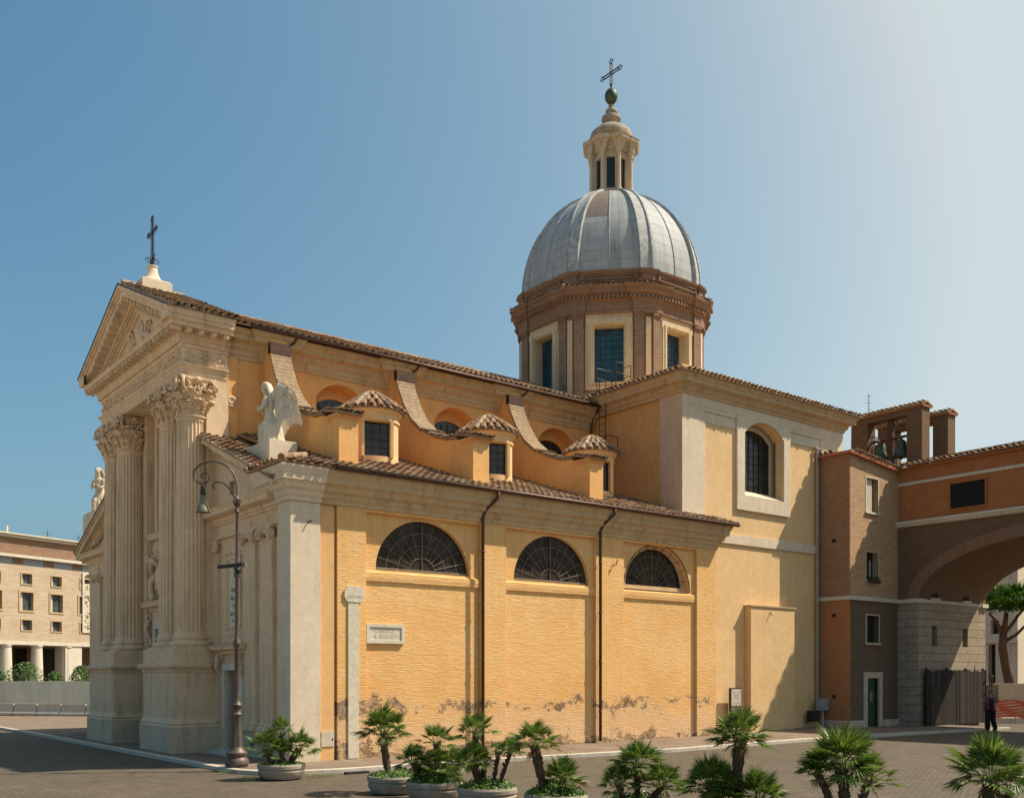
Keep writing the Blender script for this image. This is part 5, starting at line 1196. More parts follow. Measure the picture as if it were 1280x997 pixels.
# bell gables with bells
def bell_gable(x0, lab):
    t = thing('bell_gable', lab, 'bell gable', (x0, 0, 12.4)); yn, ys, zt = 2.28, -1.54, 15.25; th = .68
    m = MB().slab([(ys, 11.5), (yn, 11.5), (yn-.05, zt), (ys, zt)], [[(ys+.78, 12.0), (yn-.95, 12.0), (yn-.95, 14.98), (ys+.78, 14.98)]], WX(x0), 0, th); m.build('brick_frame', 'brickdark', t)
    m = MB().box(x0-.1, x0+th+.1, ys-.08, yn+.08, zt, zt+.08); m.build('coping', 'brickorange', t)
    m = MB(); tiles(m, (x0-.14, yn+.1, zt+.1), (0, -1, 0), (1, 0, .35), yn-ys+.2, .5, .24, .3, r=.085); tiles(m, (x0+th+.14, ys-.1, zt+.1), (0, 1, 0), (-1, 0, .35), yn-ys+.2, .5, .24, .3, r=.085); m.build('ridge_tiles', 'tile', t)
    return t
t1 = bell_gable(31.5, 'brick bell gable on the roof with two bells hanging in it'); t2 = bell_gable(33.86, 'rear brick bell gable with no bell in view')
m = MB().box(31.7, 31.95, .12, .4, 12.0, 15.2); m.build('post', 'gutter', t1)
m = MB(); m.tube([(31.8, 1.35, 14.05), (31.8, -.8, 14.05)], .07, 8); m.tube([(31.85, .0, 12.3), (31.85, .0, 14.0)], .03, 5)
for a in range(20): t0, t1_ = 2*PI*a/20, 2*PI*(a+1)/20; m.tube([(31.6, 1.15+.55*math.cos(t0)*.9, 13.55+.75*math.sin(t0)), (31.6, 1.15+.55*math.cos(t1_)*.9, 13.55+.75*math.sin(t1_))], .025, 5)
for a in range(6): t0 = PI*a/6; m.tube([(31.6, 1.15-.5*math.cos(t0), 13.55-.72*math.sin(t0)), (31.6, 1.15+.5*math.cos(t0), 13.55+.72*math.sin(t0))], .015, 4)
m.build('bell_yoke_and_wheel', 'gutter', t1)
for (y, lab, s) in ((.82, 'green bronze bell beside the wheel, left of the post', 1.05), (-.3, 'green bronze bell hanging right of the post', 1.0)):
    b = thing('bell', lab, 'bell', (31.8, y, 13.1), 'bells in the bell gable')
    m = MB().lathe((31.8, y, 13.08), [(.40*s, 0), (.42*s, .04), (.36*s, .12), (.29*s, .28), (.26*s, .5), (.25*s, .7), (.2*s, .8), (.06, .86), (.05, .95)], 24); m.build('bell_body', 'bronze', b, smooth=.8)
    m = MB().tube([(31.8, y, 13.6), (31.8, y, 13.05)], .025, 6); m.ball((31.8, y, 13.02), .07, 8, 6); m.build('clapper', 'iron', b)
m = MB().tube([(33, 2.2, 15), (33, 2.2, 16.9)], .015, 5)
for i in range(6): m.tube([(33, 2.2-.12*(i % 2), 15.9+i*.17), (33, 2.2+.12, 15.95+i*.17)], .012, 4)
tag(m.build('antenna', 'iron'), 'thin antenna rod standing behind the front bell gable', 'antenna')
# hoarding
ho = thing('plank_hoarding', 'dark vertical plank hoarding fencing off the stone pier', 'hoarding', (33.8, -2.1, .2))
t = NT('weathered_dark_planks'); p = t.pos(); gg = t.n('NewGeometry'); c = t.ramp(gg.outputs['Random Per Island'], [(0, (.016, .012, .009)), (.5, (.03, .023, .017)), (.85, (.045, .035, .026)), (1, (.09, .07, .055))]); n = t.noise(t.scale(p, (9, 9, .6)), 2, 5, .7); M['plank'] = t.done(t.mix(.5, c, t.ramp(n, [(.35, (.014, .01, .008)), (.7, (.05, .038, .03))])), .85, t.bump(n, .5, .01))
m = MB(); x = 31.05; 
while x < 36.5: wd = random.uniform(.13, .19); m.box(x, x+wd-.012, -2.05+random.uniform(-.01, .01), -2.02, .22, 2.78+random.uniform(-.05, .03)); x += wd
m.build('planks', 'plank', ho)
m = MB()
for z in (.6, 1.5, 2.5): m.box(31.05, 36.5, -2.02, -1.95, z, z+.08)
for x in (31.2, 33, 34.8, 36.5): m.box(x, x+.1, -1.95, -1.85, .2, 2.9)
m.build('rails', 'plank', ho)
m = MB().box(31.3, 32.2, -2.08, -2.055, .3, 2.1); 
m.build('hoarding_door', 'plank', ho); MB().box(32.08, 32.14, -2.12, -2.08, 1.1, 1.2).build('padlock', 'grille', ho)
# scaffold tubes at the hoarding end
sc = thing('scaffold_poles', 'rusty upright scaffold poles with cross bars beside the hoarding', 'scaffold', (36.9, -2.3, .1))
m = MB(); 
for (x, y, h) in ((36.7, -2.15, 4.0), (37.4, -1.95, 2.6)): m.tube([(x, y, .05), (x, y, h)], .035, 6)
m.build('upright_poles', 'gutter', sc); m = MB()
for z in (1.9, 2.5): m.tube([(36.5, -2.2, z), (37.7, -1.85, z)], .03, 6)
m.tube([(36.7, -2.2, 2.6), (37.2, -2.1, 1.2)], .03, 6); m.build('cross_bars', 'gutter', sc)

# ================================================================== things on and by the side wall
for nm, pts in (('iron_bracket', [(12.9, .0, 6.6), (12.95, -.14, 6.62), (12.99, -.15, 6.8)]), ('iron_bracket', [(.55, -.03, 7.0), (.62, -.16, 7.06)]), ('iron_bracket', [(4.0, 1.0, 9.4), (3.5, 1.0, 9.25)]), ('iron_bracket', [(22.9, .58, 5.3), (22.85, .48, 5.15)])):
    MB().tube(pts, .022, 5).build(nm, 'iron', church)
dr = MB().obox((.55, -2.95, -.085), (1, -.05, 0), (.05, 1, 0), (0, 0, 1), .34, .09, .03); tag(dr.build('drain_cover', 'iron'), 'small dark drain slot in the road beside the kerb', 'drain')
st = thing('flood_marker', 'tall pale marble water-level strip with octagonal tablet on the ochre wall', 'marker', (2.07, -.02, 0))
MB().box(1.89, 2.25, -.045, -.002, .03, 4.72).build('strip', 'mark', st)
m = MB().slab([(1.76, 4.88), (1.86, 4.74), (2.33, 4.74), (2.44, 4.88), (2.44, 5.08), (2.33, 5.22), (1.86, 5.22), (1.76, 5.08)], [], SY(-.06), 0, .058); m.build('tablet', 'mark', st)
text('IDROMETRO', .1, (2.1, -.062, 4.9), ROT_S, 'inkfaint', st, ext=.002, sx=.9)
sg = thing('street_name_plaque', 'framed marble street plaque low on the first ochre bay', 'plaque', (3.25, .1, 3.8))
m = MB().slab(rect(2.57, 3.93, 3.52, 4.12), [rect(2.68, 3.82, 3.62, 4.02)], SY(.04), 0, .09); m.build('frame', 'marble', sg)
MB().box(2.68, 3.82, .075, .128, 3.62, 4.02).build('tablet', 'mark', sg)
text('LARGO', .17, (3.2, .072, 3.91), ROT_S, 'inkfaint', sg, ext=.002, sx=1.2); text('S. ROCCO', .17, (3.27, .072, 3.73), ROT_S, 'inkfaint', sg, ext=.002, sx=1.1)
mp = thing('meter_cover', 'small square white cover plate low on the ochre strip', 'cover plate', (1.26, 0, .6))
MB().box(1.03, 1.45, .02, .049, .42, .87).build('plate', 'shutter', mp); MB().box(1.38, 1.41, .01, .02, .6, .66).build('lock', 'iron', mp); MB().box(1.0, 1.03, .02, .04, .74, .79).build('hinge', 'iron', mp); MB().box(1.0, 1.03, .02, .04, .48, .53).build('hinge', 'iron', mp)
ib = thing('notice_board', 'small upright white notice board against the shallow bay', 'notice board', (20.55, .7, 1.5))
MB().box(20.28, 20.98, .62, .70, 1.0, 2.02).build('board_frame', 'iron', ib); MB().box(20.34, 20.95, .605, .619, 1.26, 1.97).build('upper_sheet', 'shutter', ib); MB().box(20.34, 20.95, .605, .619, 1.03, 1.22).build('lower_sheet', 'grille', ib)
m = MB().box(20.5, 20.8, .6, .604, 1.55, 1.75); m.box(20.42, 20.88, .6, .604, 1.82, 1.84); m.box(20.42, 20.88, .6, .604, 1.35, 1.37); m.box(20.42, 20.88, .6, .604, 1.42, 1.44); m.build('notice_print', 'inkpale', ib)
MB().box(20.4, 20.5, .66, .76, .15, 1.0).build('leg', 'iron', ib); MB().box(20.78, 20.88, .66, .76, .15, 1.0).build('leg', 'iron', ib)
ub = thing('utility_cabinet', 'grey utility cabinet on a post beside the orange brick tower foot', 'cabinet', (26.4, .5, .2))
MB().box(26.2, 26.85, .3, .6, .95, 1.5).build('cabinet_box', 'boxgrey', ub, bevel=.02); MB().tube([(26.5, .45, .15), (26.5, .45, .95)], .07, 8).build('post', 'grey_pipe', ub); MB().box(25.75, 26.25, .45, .75, .45, .95).build('dark_meter_box', 'iron', ub)

# ================================================================== LAMP POST
LX, LY = -1.72, -.3
lp = thing('street_lamp', 'tall rusty iron street lamp with scrolled crook and green bell shade', 'street lamp', (LX, LY, 0))
m = MB().lathe((LX, LY, 0), [(.30, -.02), (.30, .05), (.33, .08), (.33, .18), (.29, .24), (.25, .28), (.29, .34), (.29, .4), (.2, .48), (.17, .56)], 20); m.build('base', 'lamp', lp, smooth=.6)
m = MB().lathe((LX, LY, 0), [(.16, .5), (.14, .9), (.11, 1.35), (.13, 1.4), (.16, 1.46), (.1, 1.52), (.09, 1.6), (.14, 1.66), (.15, 1.72), (.09, 1.8), (.08, 1.9)], 24, mod=lambda a, z: 1+(.06*math.cos(8*a) if z < 1.36 else 0)); m.build('fluted_shaft', 'lamp', lp, smooth=.6)
m = MB().lathe((LX, LY, 0), [(.072, 1.85), (.062, 3.3), (.1, 3.36), (.11, 3.42), (.075, 3.5), (.056, 3.6), (.05, 5.2), (.085, 5.26), (.085, 5.34), (.05, 5.42), (.042, 5.7), (.04, 7.0), (.075, 7.05), (.05, 7.12), (.04, 7.25), (.085, 7.4), (.06, 7.45), (.03, 7.5)], 14); m.build('pole', 'lamp', lp, smooth=.7)
m = MB(); D_ = Vector((-.8, .6, 0)); c0 = Vector((LX, LY, 0))
pl = lambda u, z: c0+D_*u+Vector((0, 0, z))
crook = [pl(.0, 7.3), pl(0, 7.72), pl(.06, 8.04), pl(.2, 8.27), pl(.45, 8.42), pl(.74, 8.45), pl(1.0, 8.37), pl(1.17, 8.2), pl(1.2, 8.02), pl(1.12, 7.88), pl(.97, 7.81), pl(.83, 7.85), pl(.75, 7.96), pl(.77, 8.08), pl(.87, 8.13), pl(.97, 8.08), pl(.98, 7.99), pl(.91, 7.96)]
def smoothp(P, k=3):
    for _ in range(k):
        Q = [P[0]]
        for i in range(len(P)-1): Q += [P[i]*.75+P[i+1]*.25, P[i]*.25+P[i+1]*.75]
        P = Q+[P[-1]]
    return P
cp = smoothp(crook, 2); m.tube(cp, [.032-.016*i/len(cp) for i in range(len(cp))], 7)
m.tube(smoothp([pl(.02, 7.3), pl(.12, 7.55), pl(.3, 7.8), pl(.5, 7.88), pl(.66, 7.82), pl(.68, 7.72), pl(.6, 7.7)], 2), .02, 6)
for a in range(8): m.tube([c0+Vector((.05*math.cos(a*PI/4), .05*math.sin(a*PI/4), 7.2)), c0+Vector((.13*math.cos(a*PI/4), .13*math.sin(a*PI/4), 7.42))], [.02, .01], 4)
m.build('crook_arm', 'lamp', lp, smooth=True)
bc = pl(.93, 0)
bz = lambda P: [(r*.58, 7.03+(z-6.5)*.82) for r, z in P]
m = MB().lathe(bc, bz([(.03, 7.5), (.05, 7.46), (.09, 7.4), (.08, 7.34), (.11, 7.3), (.12, 7.22), (.1, 7.16), (.11, 7.1), (.13, 6.95), (.18, 6.8), (.28, 6.66), (.33, 6.56), (.34, 6.5), (.31, 6.5), (.2, 6.6), (.05, 6.62)]), 24); SH = m.build('bell_shade', 'lampgr', lp, smooth=.8)
m = MB().lathe(bc, bz([(.125, 7.08), (.13, 7.14), (.12, 7.32), (.07, 7.4)]), 16); m.build('shade_neck', 'iron', SH)
MB().lathe(bc, bz([(.05, 6.6), (.1, 6.52), (.02, 6.46)]), 12).build('lamp_glass', 'grille', SH, smooth=True)
fl = thing('floodlight', 'small dark floodlight clamped half way up the street lamp pole', 'floodlight', (LX, LY, 5.5))
MB().obox((LX-.14, LY+.12, 5.56), (.8, -.6, .12), (.6, .8, 0), (0, 0, 1), .34, .09, .04).build('housing', 'iron', fl)
MB().obox((LX+.16, LY-.1, 5.6), (.8, -.6, .12), (.6, .8, 0), (0, 0, 1), .05, .09, .06).build('lens', 'grille', fl)
m = MB().ball((LX-.0, LY-.07, 5.42), (.09, .09, .09), 10, 8); m.tube([(LX, LY, 5.35), (LX-.1, LY-.06, 5.5)], .03, 6); m.build('bracket', 'iron', fl)

# ================================================================== PLANTERS AND FAN PALMS
def fan_leaf(mb, pt, base, d, up, R, n, droop, rnd):
    """petiole + radiating folded leaflets"""
    d = d.normalized(); side = d.cross(up).normalized(); nn = side.cross(d).normalized()
    for i in range(n):
        a = -1.45+2.9*i/(n-1)+rnd.uniform(-.05, .05); L = R*(1-.22*abs(a)/1.45)*rnd.uniform(.86, 1.08); w = R*.045*rnd.uniform(.8, 1.2)
        dd = (d*math.cos(a)+side*math.sin(a)).normalized(); ss = dd.cross(nn).normalized()
        p0 = base+dd*.02; p1 = base+dd*L*.5+nn*R*.02+Vector((0, 0, -droop*.12*L)); p2 = base+dd*L+Vector((0, 0, -droop*L*.5))+nn*rnd.uniform(-.03, .03)*R
        f = nn*w*.7
        mb.add([p0, p1-ss*w+f, p1, p1+ss*w+f, p2], [(0, 2, 1), (0, 3, 2), (1, 2, 4), (2, 3, 4)])
def crown(name, parent, c, R, n, rnd, spread=1.0, up0=.2, nl=17):
    mb = MB(); pt = MB(); db = MB(); c = Vector(c)-Vector((0, 0, .42*R))
    for i in range(n):
        az = i*2.39996+rnd.uniform(-.25, .25); t = (i+.5)/n; el = math.radians(84-(84+2*spread)*t**.85)+rnd.uniform(-.16, .16)
        d = Vector((math.cos(az)*math.cos(el), math.sin(az)*math.cos(el), math.sin(el))); pl_ = R*rnd.uniform(.42, .66)
        b0 = c+Vector((math.cos(az), math.sin(az), 0))*.03; b1 = c+d*pl_+Vector((0, 0, -.02*t)); pt.tube([b0, b1], [.008, .005], 4)
        lr = R*rnd.uniform(.5, .7); dd = (d+Vector((0, 0, -.02-.1*t))).normalized(); roll = rnd.uniform(-.5, .5); upv = Vector((0, 0, 1)) if abs(dd.z) < .85 else Vector((math.cos(az), math.sin(az), 0))*-1
        upv = (upv+dd.cross(upv)*roll); fan_leaf(db if (t > .8 and rnd.random() < .25) else mb, pt, b1, dd, upv, lr, nl, .05+.35*t, rnd)
    for i in range(int(n*.22)):      # a few dead fronds hanging against the trunk
        az = rnd.uniform(0, 2*PI); d = Vector((math.cos(az)*.55, math.sin(az)*.55, -.8)).normalized(); b1 = c+d*R*rnd.uniform(.12, .25); pt.tube([c, b1], [.008, .005], 4)
        fan_leaf(db, pt, b1, d, Vector((math.cos(az), math.sin(az), .3)), R*rnd.uniform(.25, .4), 9, .6, rnd)
    if db.v: db.build('dry_fronds', 'deadleaf', parent, fix=False)
    mb.build('crown', 'palm', parent, fix=False); pt.build('leaf_stalks', 'petiole', parent)
def trunk(parent, p0, p1, r, rnd):
    p0, p1 = Vector(p0), Vector(p1); m = MB(); n = 8; bend = Vector((rnd.uniform(-.06, .06), rnd.uniform(-.06, .06), 0)); pts = [p0.lerp(p1, i/n)+bend*math.sin(PI*i/n) for i in range(n+1)]
    m.tube(pts, [r*(.8+.35*(i/n))*(1+.12*rnd.uniform(-1, 1)) for i in range(n+1)], 9); L = (p1-p0).length
    for i in range(int(L/.012)):
        t = rnd.random(); c = p0.lerp(p1, t)+bend*math.sin(PI*t); a = rnd.uniform(0, 2*PI); o = Vector((math.cos(a), math.sin(a), 0)); s = Vector((-o.y, o.x, 0)); rr = r*(.8+.35*t); q = c+o*rr*.9; e = q+o*rnd.uniform(.015, .05)+Vector((0, 0, rnd.uniform(.04, .09))); w_ = rnd.uniform(.012, .025)
        m.add([q-s*w_, q+s*w_, e+s*w_*.5, e-s*w_*.5, q+Vector((0, 0, .03))-o*.01], [(0, 1, 2, 3), (1, 4, 2), (0, 3, 4)])
    m.build('trunk', 'ptrunk', parent, fix=False)
fx = 1252.
def at(px, py, d): return CAM+(FW+RT*((px-640)/fx))*d+Vector((0, 0, (845-py)/fx*d))
PL = [  # planter centre x,y ; ground-cover ; palms: (dx,dy offsets of base), crown x,y,z, radius, leaves
 (352, 25.6, .35, [(352, 908, .46, 14), (333, 926, .55, 22), (374, 926, .56, 22), (352, 934, .4, 14)]),
 (493, 22.5, .6, [(480, 902, .66, 30)]),
 (543, 21.3, 1., [(546, 918, .5, 18), (517, 944, .46, 26), (545, 948, .5, 30), (572, 946, .44, 26), (532, 962, .36, 20), (562, 965, .36, 20)]),
 (609, 20.2, .8, [(595, 905, .46, 18), (590, 942, .44, 26), (622, 934, .3, 14), (639, 930, .34, 16), (603, 946, .35, 16)]),
 (695, 19.0, 1., [(668, 918, .55, 24), (704, 964, .5, 30)]),
 (797, 17.8, .7, [(797, 944, .5, 34), (774, 970, .42, 26), (828, 970, .46, 30)]),
 (920, 16.5, .5, [(925, 908, .56, 34), (888, 968, .55, 38), (948, 984, .56, 40), (905, 990, .5, 30)]),
 (1055, 15.5, .4, [(1050, 938, .66, 44), (1086, 962, .46, 22), (1022, 956, .4, 14)]),
 (1238, 14.5, .4, [(1238, 952, .66, 38), (1262, 975, .4, 12)])]
PLAB = ['round bushy fan palm in the planter by the facade corner', 'slanting single-trunk fan palm in the second planter', 'dense dark shrub-like fan palm with one crown rising above it', 'fan palm with a thick fibrous trunk and two thin side stems', 'two-crowned palm behind the planter full of bright groundcover', 'low three-headed fan palm in front of the kerb', 'large fan palm with high crown over two low side heads', 'wide spiky fan palm in front of the brick tower', 'rightmost fan palm, single spreading crown']
PPL = ['round concrete planter alone by the facade corner', 'leftmost planter of the row, behind its bushy neighbour', 'concrete planter under the dense dark palm bush', 'concrete planter with groundcover spilling under three palm stems', 'concrete planter overflowing with bright green groundcover', 'planter of the low three-headed palm', 'planter below the large high-crowned palm', 'planter under the wide spiky palm by the tower', 'rightmost concrete planter, under the single-crowned palm']
for i, (px, d, cover, palms) in enumerate(PL):
    rnd = random.Random(100+i); P = at(px, 845, d); P.z = -.12+g(P.x)
    pt = thing('planter', PPL[i], 'planter', tuple(P), 'round concrete planters')
    m = MB().lathe(P, [(.42, 0), (.5, .03), (.57, .12), (.595, .22), (.575, .245), (.575, .265), (.605, .29), (.61, .36), (.59, .4), (.53, .4), (.52, .3)], 36); m.build('bowl', 'planter', pt, smooth=.5)
    MB().lathe(P, [(.0, .33), (.3, .35), (.525, .32)], 24).build('soil', 'soil', pt)
    gc = MB(); n = int(2200*cover)
    for _ in range(n):
        a = rnd.uniform(0, 2*PI); r = .6*math.sqrt(rnd.random()); h = .36+.22*(cover)*(1-(r/.6)**2)*rnd.uniform(.3, 1.3)+rnd.uniform(-.02, .05); c = P+Vector((r*math.cos(a), r*math.sin(a), h)); s_ = rnd.uniform(.018, .034)
        q1 = Vector((rnd.uniform(-1, 1), rnd.uniform(-1, 1), rnd.uniform(-.4, .9))).normalized()*s_; q2 = q1.orthogonal().normalized()*s_*.6; gc.add([c-q1, c+q2, c+q1, c-q2], [(0, 1, 2, 3)])
    o = gc.build('groundcover', 'ivy', fix=False); o['kind'] = 'stuff'; tag(o, PPL[i].replace('planter', 'planter bed')+', low green leaves', 'groundcover')
    pm = thing('fan_palm', PLAB[i], 'palm', (P.x, P.y, P.z+.34), 'fan palms in planters')
    for k, (cxp, cyp, R, nl) in enumerate(palms):
        off = rnd.uniform(-.25, .25) if k else 0; c = at(cxp, cyp, d+off); b = P+Vector(((c.x-P.x)*.45, (c.y-P.y)*.45, .33)); b = P+Vector((b.x-P.x, b.y-P.y, 0)).normalized()*min(.35, (Vector((b.x-P.x, b.y-P.y, 0))).length)+Vector((0, 0, .33)) if (b-P).length > .001 else b
        tr = .085 if R > .5 else .055
        if i == 3 and k in (2, 3): tr = .035
        if i == 3 and k == 0: tr = .05
        if i == 1: tr = .085
        trunk(pm, b, c-Vector((0, 0, .42*R-.03)), tr, rnd); crown('palm', pm, c, R, nl, rnd, 1.0 if cyp > 930 else .75)
        if i in (1, 6, 8) and k == 0:
            m = MB()
            for _ in range(30): a = rnd.uniform(0, 2*PI); e = Vector((math.cos(a), math.sin(a), 0)); m.tube([c-Vector((0, 0, .42*R+rnd.uniform(.02, .2)))+e*.03, c-Vector((0, 0, .42*R+rnd.uniform(-.05, .1)))+e*rnd.uniform(.1, .17)], [.014, .006], 4)
            m.build('old_leaf_bases', 'deadleaf', pm)
# weeds
def weeds(x, y, z, r, n, lab):
    m = MB(); rnd = random.Random(int(x*10))
    for _ in range(n):
        a = rnd.uniform(0, 2*PI); q = r*math.sqrt(rnd.random()); c = Vector((x+q*math.cos(a)*1.8, y+q*math.sin(a), z+rnd.uniform(0, .08))); v = Vector((rnd.uniform(-1, 1), rnd.uniform(-1, 1), 1)).normalized()*rnd.uniform(.03, .07); s_ = v.orthogonal().normalized()*.012; m.add([c-s_, c+s_, c+v], [(0, 1, 2)])
    o = m.build('weeds', 'ivy', fix=False); o['kind'] = 'stuff'; tag(o, lab, 'weeds')
weeds(-2.3, -2.9, -.11, .3, 260, 'low weeds in the gutter left of the corner planter'); weeds(-.7, -3.2, -.11, .25, 200, 'low weeds on the road right of the corner planter'); weeds(-2.2, -.9, -.1, .15, 90, 'few weeds at the kerb by the street lamp')

# ================================================================== PERSON
ppos = at(1238, 845, 44.0); ppos.z = -.12+g(ppos.x)
pe = thing('person', 'person in dark trousers, pink shirt and cap with black backpack, arm raised to face', 'person', tuple(ppos))
K = lambda r_, f_, z: ppos+RT*r_+FW*f_+Vector((0, 0, z))
m = MB()
for s in (-1, 1):
    m.tube([K(s*.1, 0, .93), K(s*.12, .02, .5), K(s*(.12 if s < 0 else .2), 0 if s < 0 else -.04, .08)], [.1, .075, .05], 10); m.ball(K(s*(.12 if s < 0 else .22), .06, .05), (.06, .12, .05), 8, 6)
m.tube([K(0, 0, .9), K(0, 0, 1.1), K(0, .0, 1.35), K(0, 0, 1.5)], [.16, .14, .18, .1], 12); m.tube([K(0, 0, 1.5), K(.02, .02, 1.62)], .055, 8); m.ball(K(.02, .02, 1.71), (.085, .1, .125), 14, 10)
m.ball(K(.07, .1, 1.69), .02, 6, 5); m.ball(K(-.07, .03, 1.71), .02, 6, 5)
m.tube([K(-.19, 0, 1.42), K(-.27, .0, 1.15), K(-.2, .14, 1.0)], [.06, .05, .035], 8); m.tube([K(.19, 0, 1.42), K(.34, .1, 1.32), K(.42, .28, 1.48)], [.06, .05, .035], 8)
for s, c in ((-1, K(-.19, .17, .98)), (1, K(.44, .31, 1.52))):
    m.ball(c, (.035, .035, .045), 8, 6)
    for q in range(4): m.tube([c+Vector((0, 0, .0))+RT*(q-1.5)*.018, c+RT*(q-1.5)*.02+Vector((0, 0, .08*s))], .009, 5)
    m.tube([c, c-RT*.05+Vector((0, 0, .03))], .01, 5)
o = m.build('body', plain('skin', (.4, .22, .15), .6), pe, smooth=True); r = o.modifiers.new('union', 'REMESH'); r.mode = 'VOXEL'; r.voxel_size = .014; r.use_smooth_shade = True
m = MB()
for s in (-1, 1): m.tube([K(s*.09, 0, .98), K(s*.12, .02, .5), K(s*(.12 if s < 0 else .2), 0 if s < 0 else -.04, .1)], [.14, .11, .1], 12)
m.tube([K(0, 0, .85), K(0, 0, 1.02)], [.19, .175], 12); m.build('trousers', plain('black_cloth', (.012, .012, .015), .9), pe, smooth=True)
m = MB().tube([K(0, 0, .98), K(0, 0, 1.15), K(0, 0, 1.4), K(0, 0, 1.53)], [.185, .175, .21, .1], 14)
m.tube([K(-.17, 0, 1.44), K(-.28, .0, 1.18)], [.085, .075], 9); m.tube([K(.17, 0, 1.44), K(.35, .1, 1.33), K(.4, .2, 1.42)], [.085, .075, .06], 9); m.build('shirt', plain('dusty_pink_cloth', (.3, .09, .1), .9), pe, smooth=True)
m = MB().lathe(K(.02, .01, 0), [(.12, 1.74), (.118, 1.8), (.09, 1.86), (.03, 1.88)], 14); m.obox(K(.05, .13, 1.75), RT, FW, (0, 0, 1), .07, .08, .01); m.build('cap', plain('grey_cap', (.16, .16, .17), .9), pe, smooth=True)
m = MB().ball(K(-.05, -.24, 1.25), (.17, .12, .25), 14, 10); m.ball(K(-.05, -.34, 1.13), (.12, .06, .12), 10, 8); m.tube([K(-.16, -.2, 1.45), K(-.14, .1, 1.5), K(-.15, .18, 1.3)], .02, 5); m.build('backpack', plain('black_backpack', (.012, .014, .016), .7), pe, smooth=True)

# ================================================================== BEHIND THE ARCH
t = NT('red_plastic_netting'); p = t.pos(); n = t.noise(p, 6, 5, .7); M['net'] = t.done(t.ramp(n, [(.35, (.5, .05, .02)), (.55, (.68, .09, .035)), (.7, (.6, .25, .14))]), .7)
nf = thing('netting_fence', 'sagging red plastic mesh fence strung on stakes beyond the arch', 'fence', (41, -3, 0))
a_, b_ = Vector((37.6, -.9, 0)), Vector((46, -7.5, 0)); m = MB(); N = 90; H_ = 7
for i in range(N):
    for j in range(H_):
        p0 = a_.lerp(b_, i/N); p1 = a_.lerp(b_, (i+.86)/N); z0 = .35+j*.13+.04*math.sin(i*.5+j)+.05*math.sin(i*.13); 
        m.add([p0+Vector((0, 0, z0)), p1+Vector((0, 0, z0+.01)), p1+Vector((0, 0, z0+.112)), p0+Vector((0, 0, z0+.11))], [(0, 1, 2, 3)])
m.build('mesh', 'net', nf); 
for i in range(6): q = a_.lerp(b_, i/5); MB().tube([q+Vector((0, 0, -.1)), q+Vector((.1*(i % 2), 0, 1.55))], .03, 6).build('stake', 'grey_pipe', nf)
lw = MB(); 
for i in range(2): pass
lw.obox((49, -2.5, .95), (.78, -.62, 0), (.62, .78, 0), (0, 0, 1), 9, .25, 1.15); tag(lw.build('low_wall', 'plinth', None), 'low pale wall standing behind the red netting', 'wall')
s1 = MB(); s1.obox((39.5, -1.9, .15), (.78, -.62, 0), (.62, .78, 0), (0, 0, 1), 3.5, .25, .22); tag(s1.build('concrete_barrier', 'marble'), 'low white concrete barrier at the foot of the red netting', 'barrier')
bp = thing('leaning_panel', 'pale leaning metal notice panel beside the red netting', 'panel', (38.6, -.8, .9)); m = MB(); m.obox((38.7, -1.2, 1.55), (.78, -.62, .05), (.62, .78, 0), (0, 0, 1), .42, .02, .5); m.build('panel_sheet', 'grille', bp); MB().tube([(38.7, -1.17, 0), (38.7, -1.17, 1.4)], .03, 6).build('post', 'grey_pipe', bp)
ob = thing('pale_office_block', 'pale stone-clad block with tall doorway beyond the arch', 'building', (66, 20, 0))
m = MB().slab(rect(7.92, 34, 0, 16), [rect(9.0, 9.5, 1.6, 4.85), rect(9.9, 12.5, 1.6, 4.85), rect(8.95, 9.45, 5.2-.4+.3, 5.2) if 0 else rect(8.75, 9.35, 5.6, 6.6)]+[rect(13+4*i, 14.4+4*i, 5.6, 7.6) for i in range(4)], WX(60), 0, .5); m.build('west_wall', 'ylight' if 0 else 'white', ob)
m = MB().slab(rect(60.0, 80, 0, 16), [rect(64+4*i, 65.4+4*i, z, z+1.8) for i in range(4) for z in (5.6, 10)], SY(7.4), 0, .5); m.build('south_wall', 'white', ob)
MB().box(60.5, 80, 7.9, 34, 0, 15.9).build('core', 'glass', ob); MB().box(59.8, 59.998, 7.3, 34, 4.95, 5.15).build('ledge', 'marble', ob); MB().box(59.7, 80, 7.2, 34, 15.9, 16.3).build('roof', 'marble', ob)
# stone pine
pn = thing('stone_pine', 'umbrella-shaped stone pine with leaning forked trunk beyond the arch', 'pine tree', (50.2, 2.2, 0))
B = at(1263, 845, 62.5); B.z = 0
tk = lambda px, py, dd=62.5: at(px, py, dd)
m = MB(); m.tube([B, tk(1262, 850), tk(1258, 835), tk(1253, 810), tk(1254, 790)], [.36, .33, .28, .25, .22], 10); m.tube([tk(1254, 790), tk(1257, 775), tk(1258, 765)], [.2, .16, .12], 8)
m.tube([tk(1254, 797), tk(1249, 783), tk(1243, 774), tk(1236, 766)], [.14, .11, .09, .06], 8); m.tube([tk(1256, 790), tk(1265, 780), tk(1273, 768), tk(1285, 755)], [.13, .1, .09, .06], 8); m.tube([tk(1258, 800), tk(1270, 793), tk(1282, 781), tk(1296, 765)], [.12, .1, .08, .06], 8); m.build('trunk', 'bark', pn, smooth=True)
m = MB(); rnd = random.Random(5); cc = tk(1266, 768)
clumps = []
for _ in range(170):
    a = rnd.uniform(0, 2*PI); r = 2.3*math.sqrt(rnd.random()); r2 = r/2.3; clumps.append((cc+Vector((r*math.cos(a), r*math.sin(a), .3+1.55*math.sqrt(max(0, 1-r2*r2))*rnd.uniform(.25, 1)+rnd.uniform(-.15, .1))), rnd.uniform(.22, .42)))
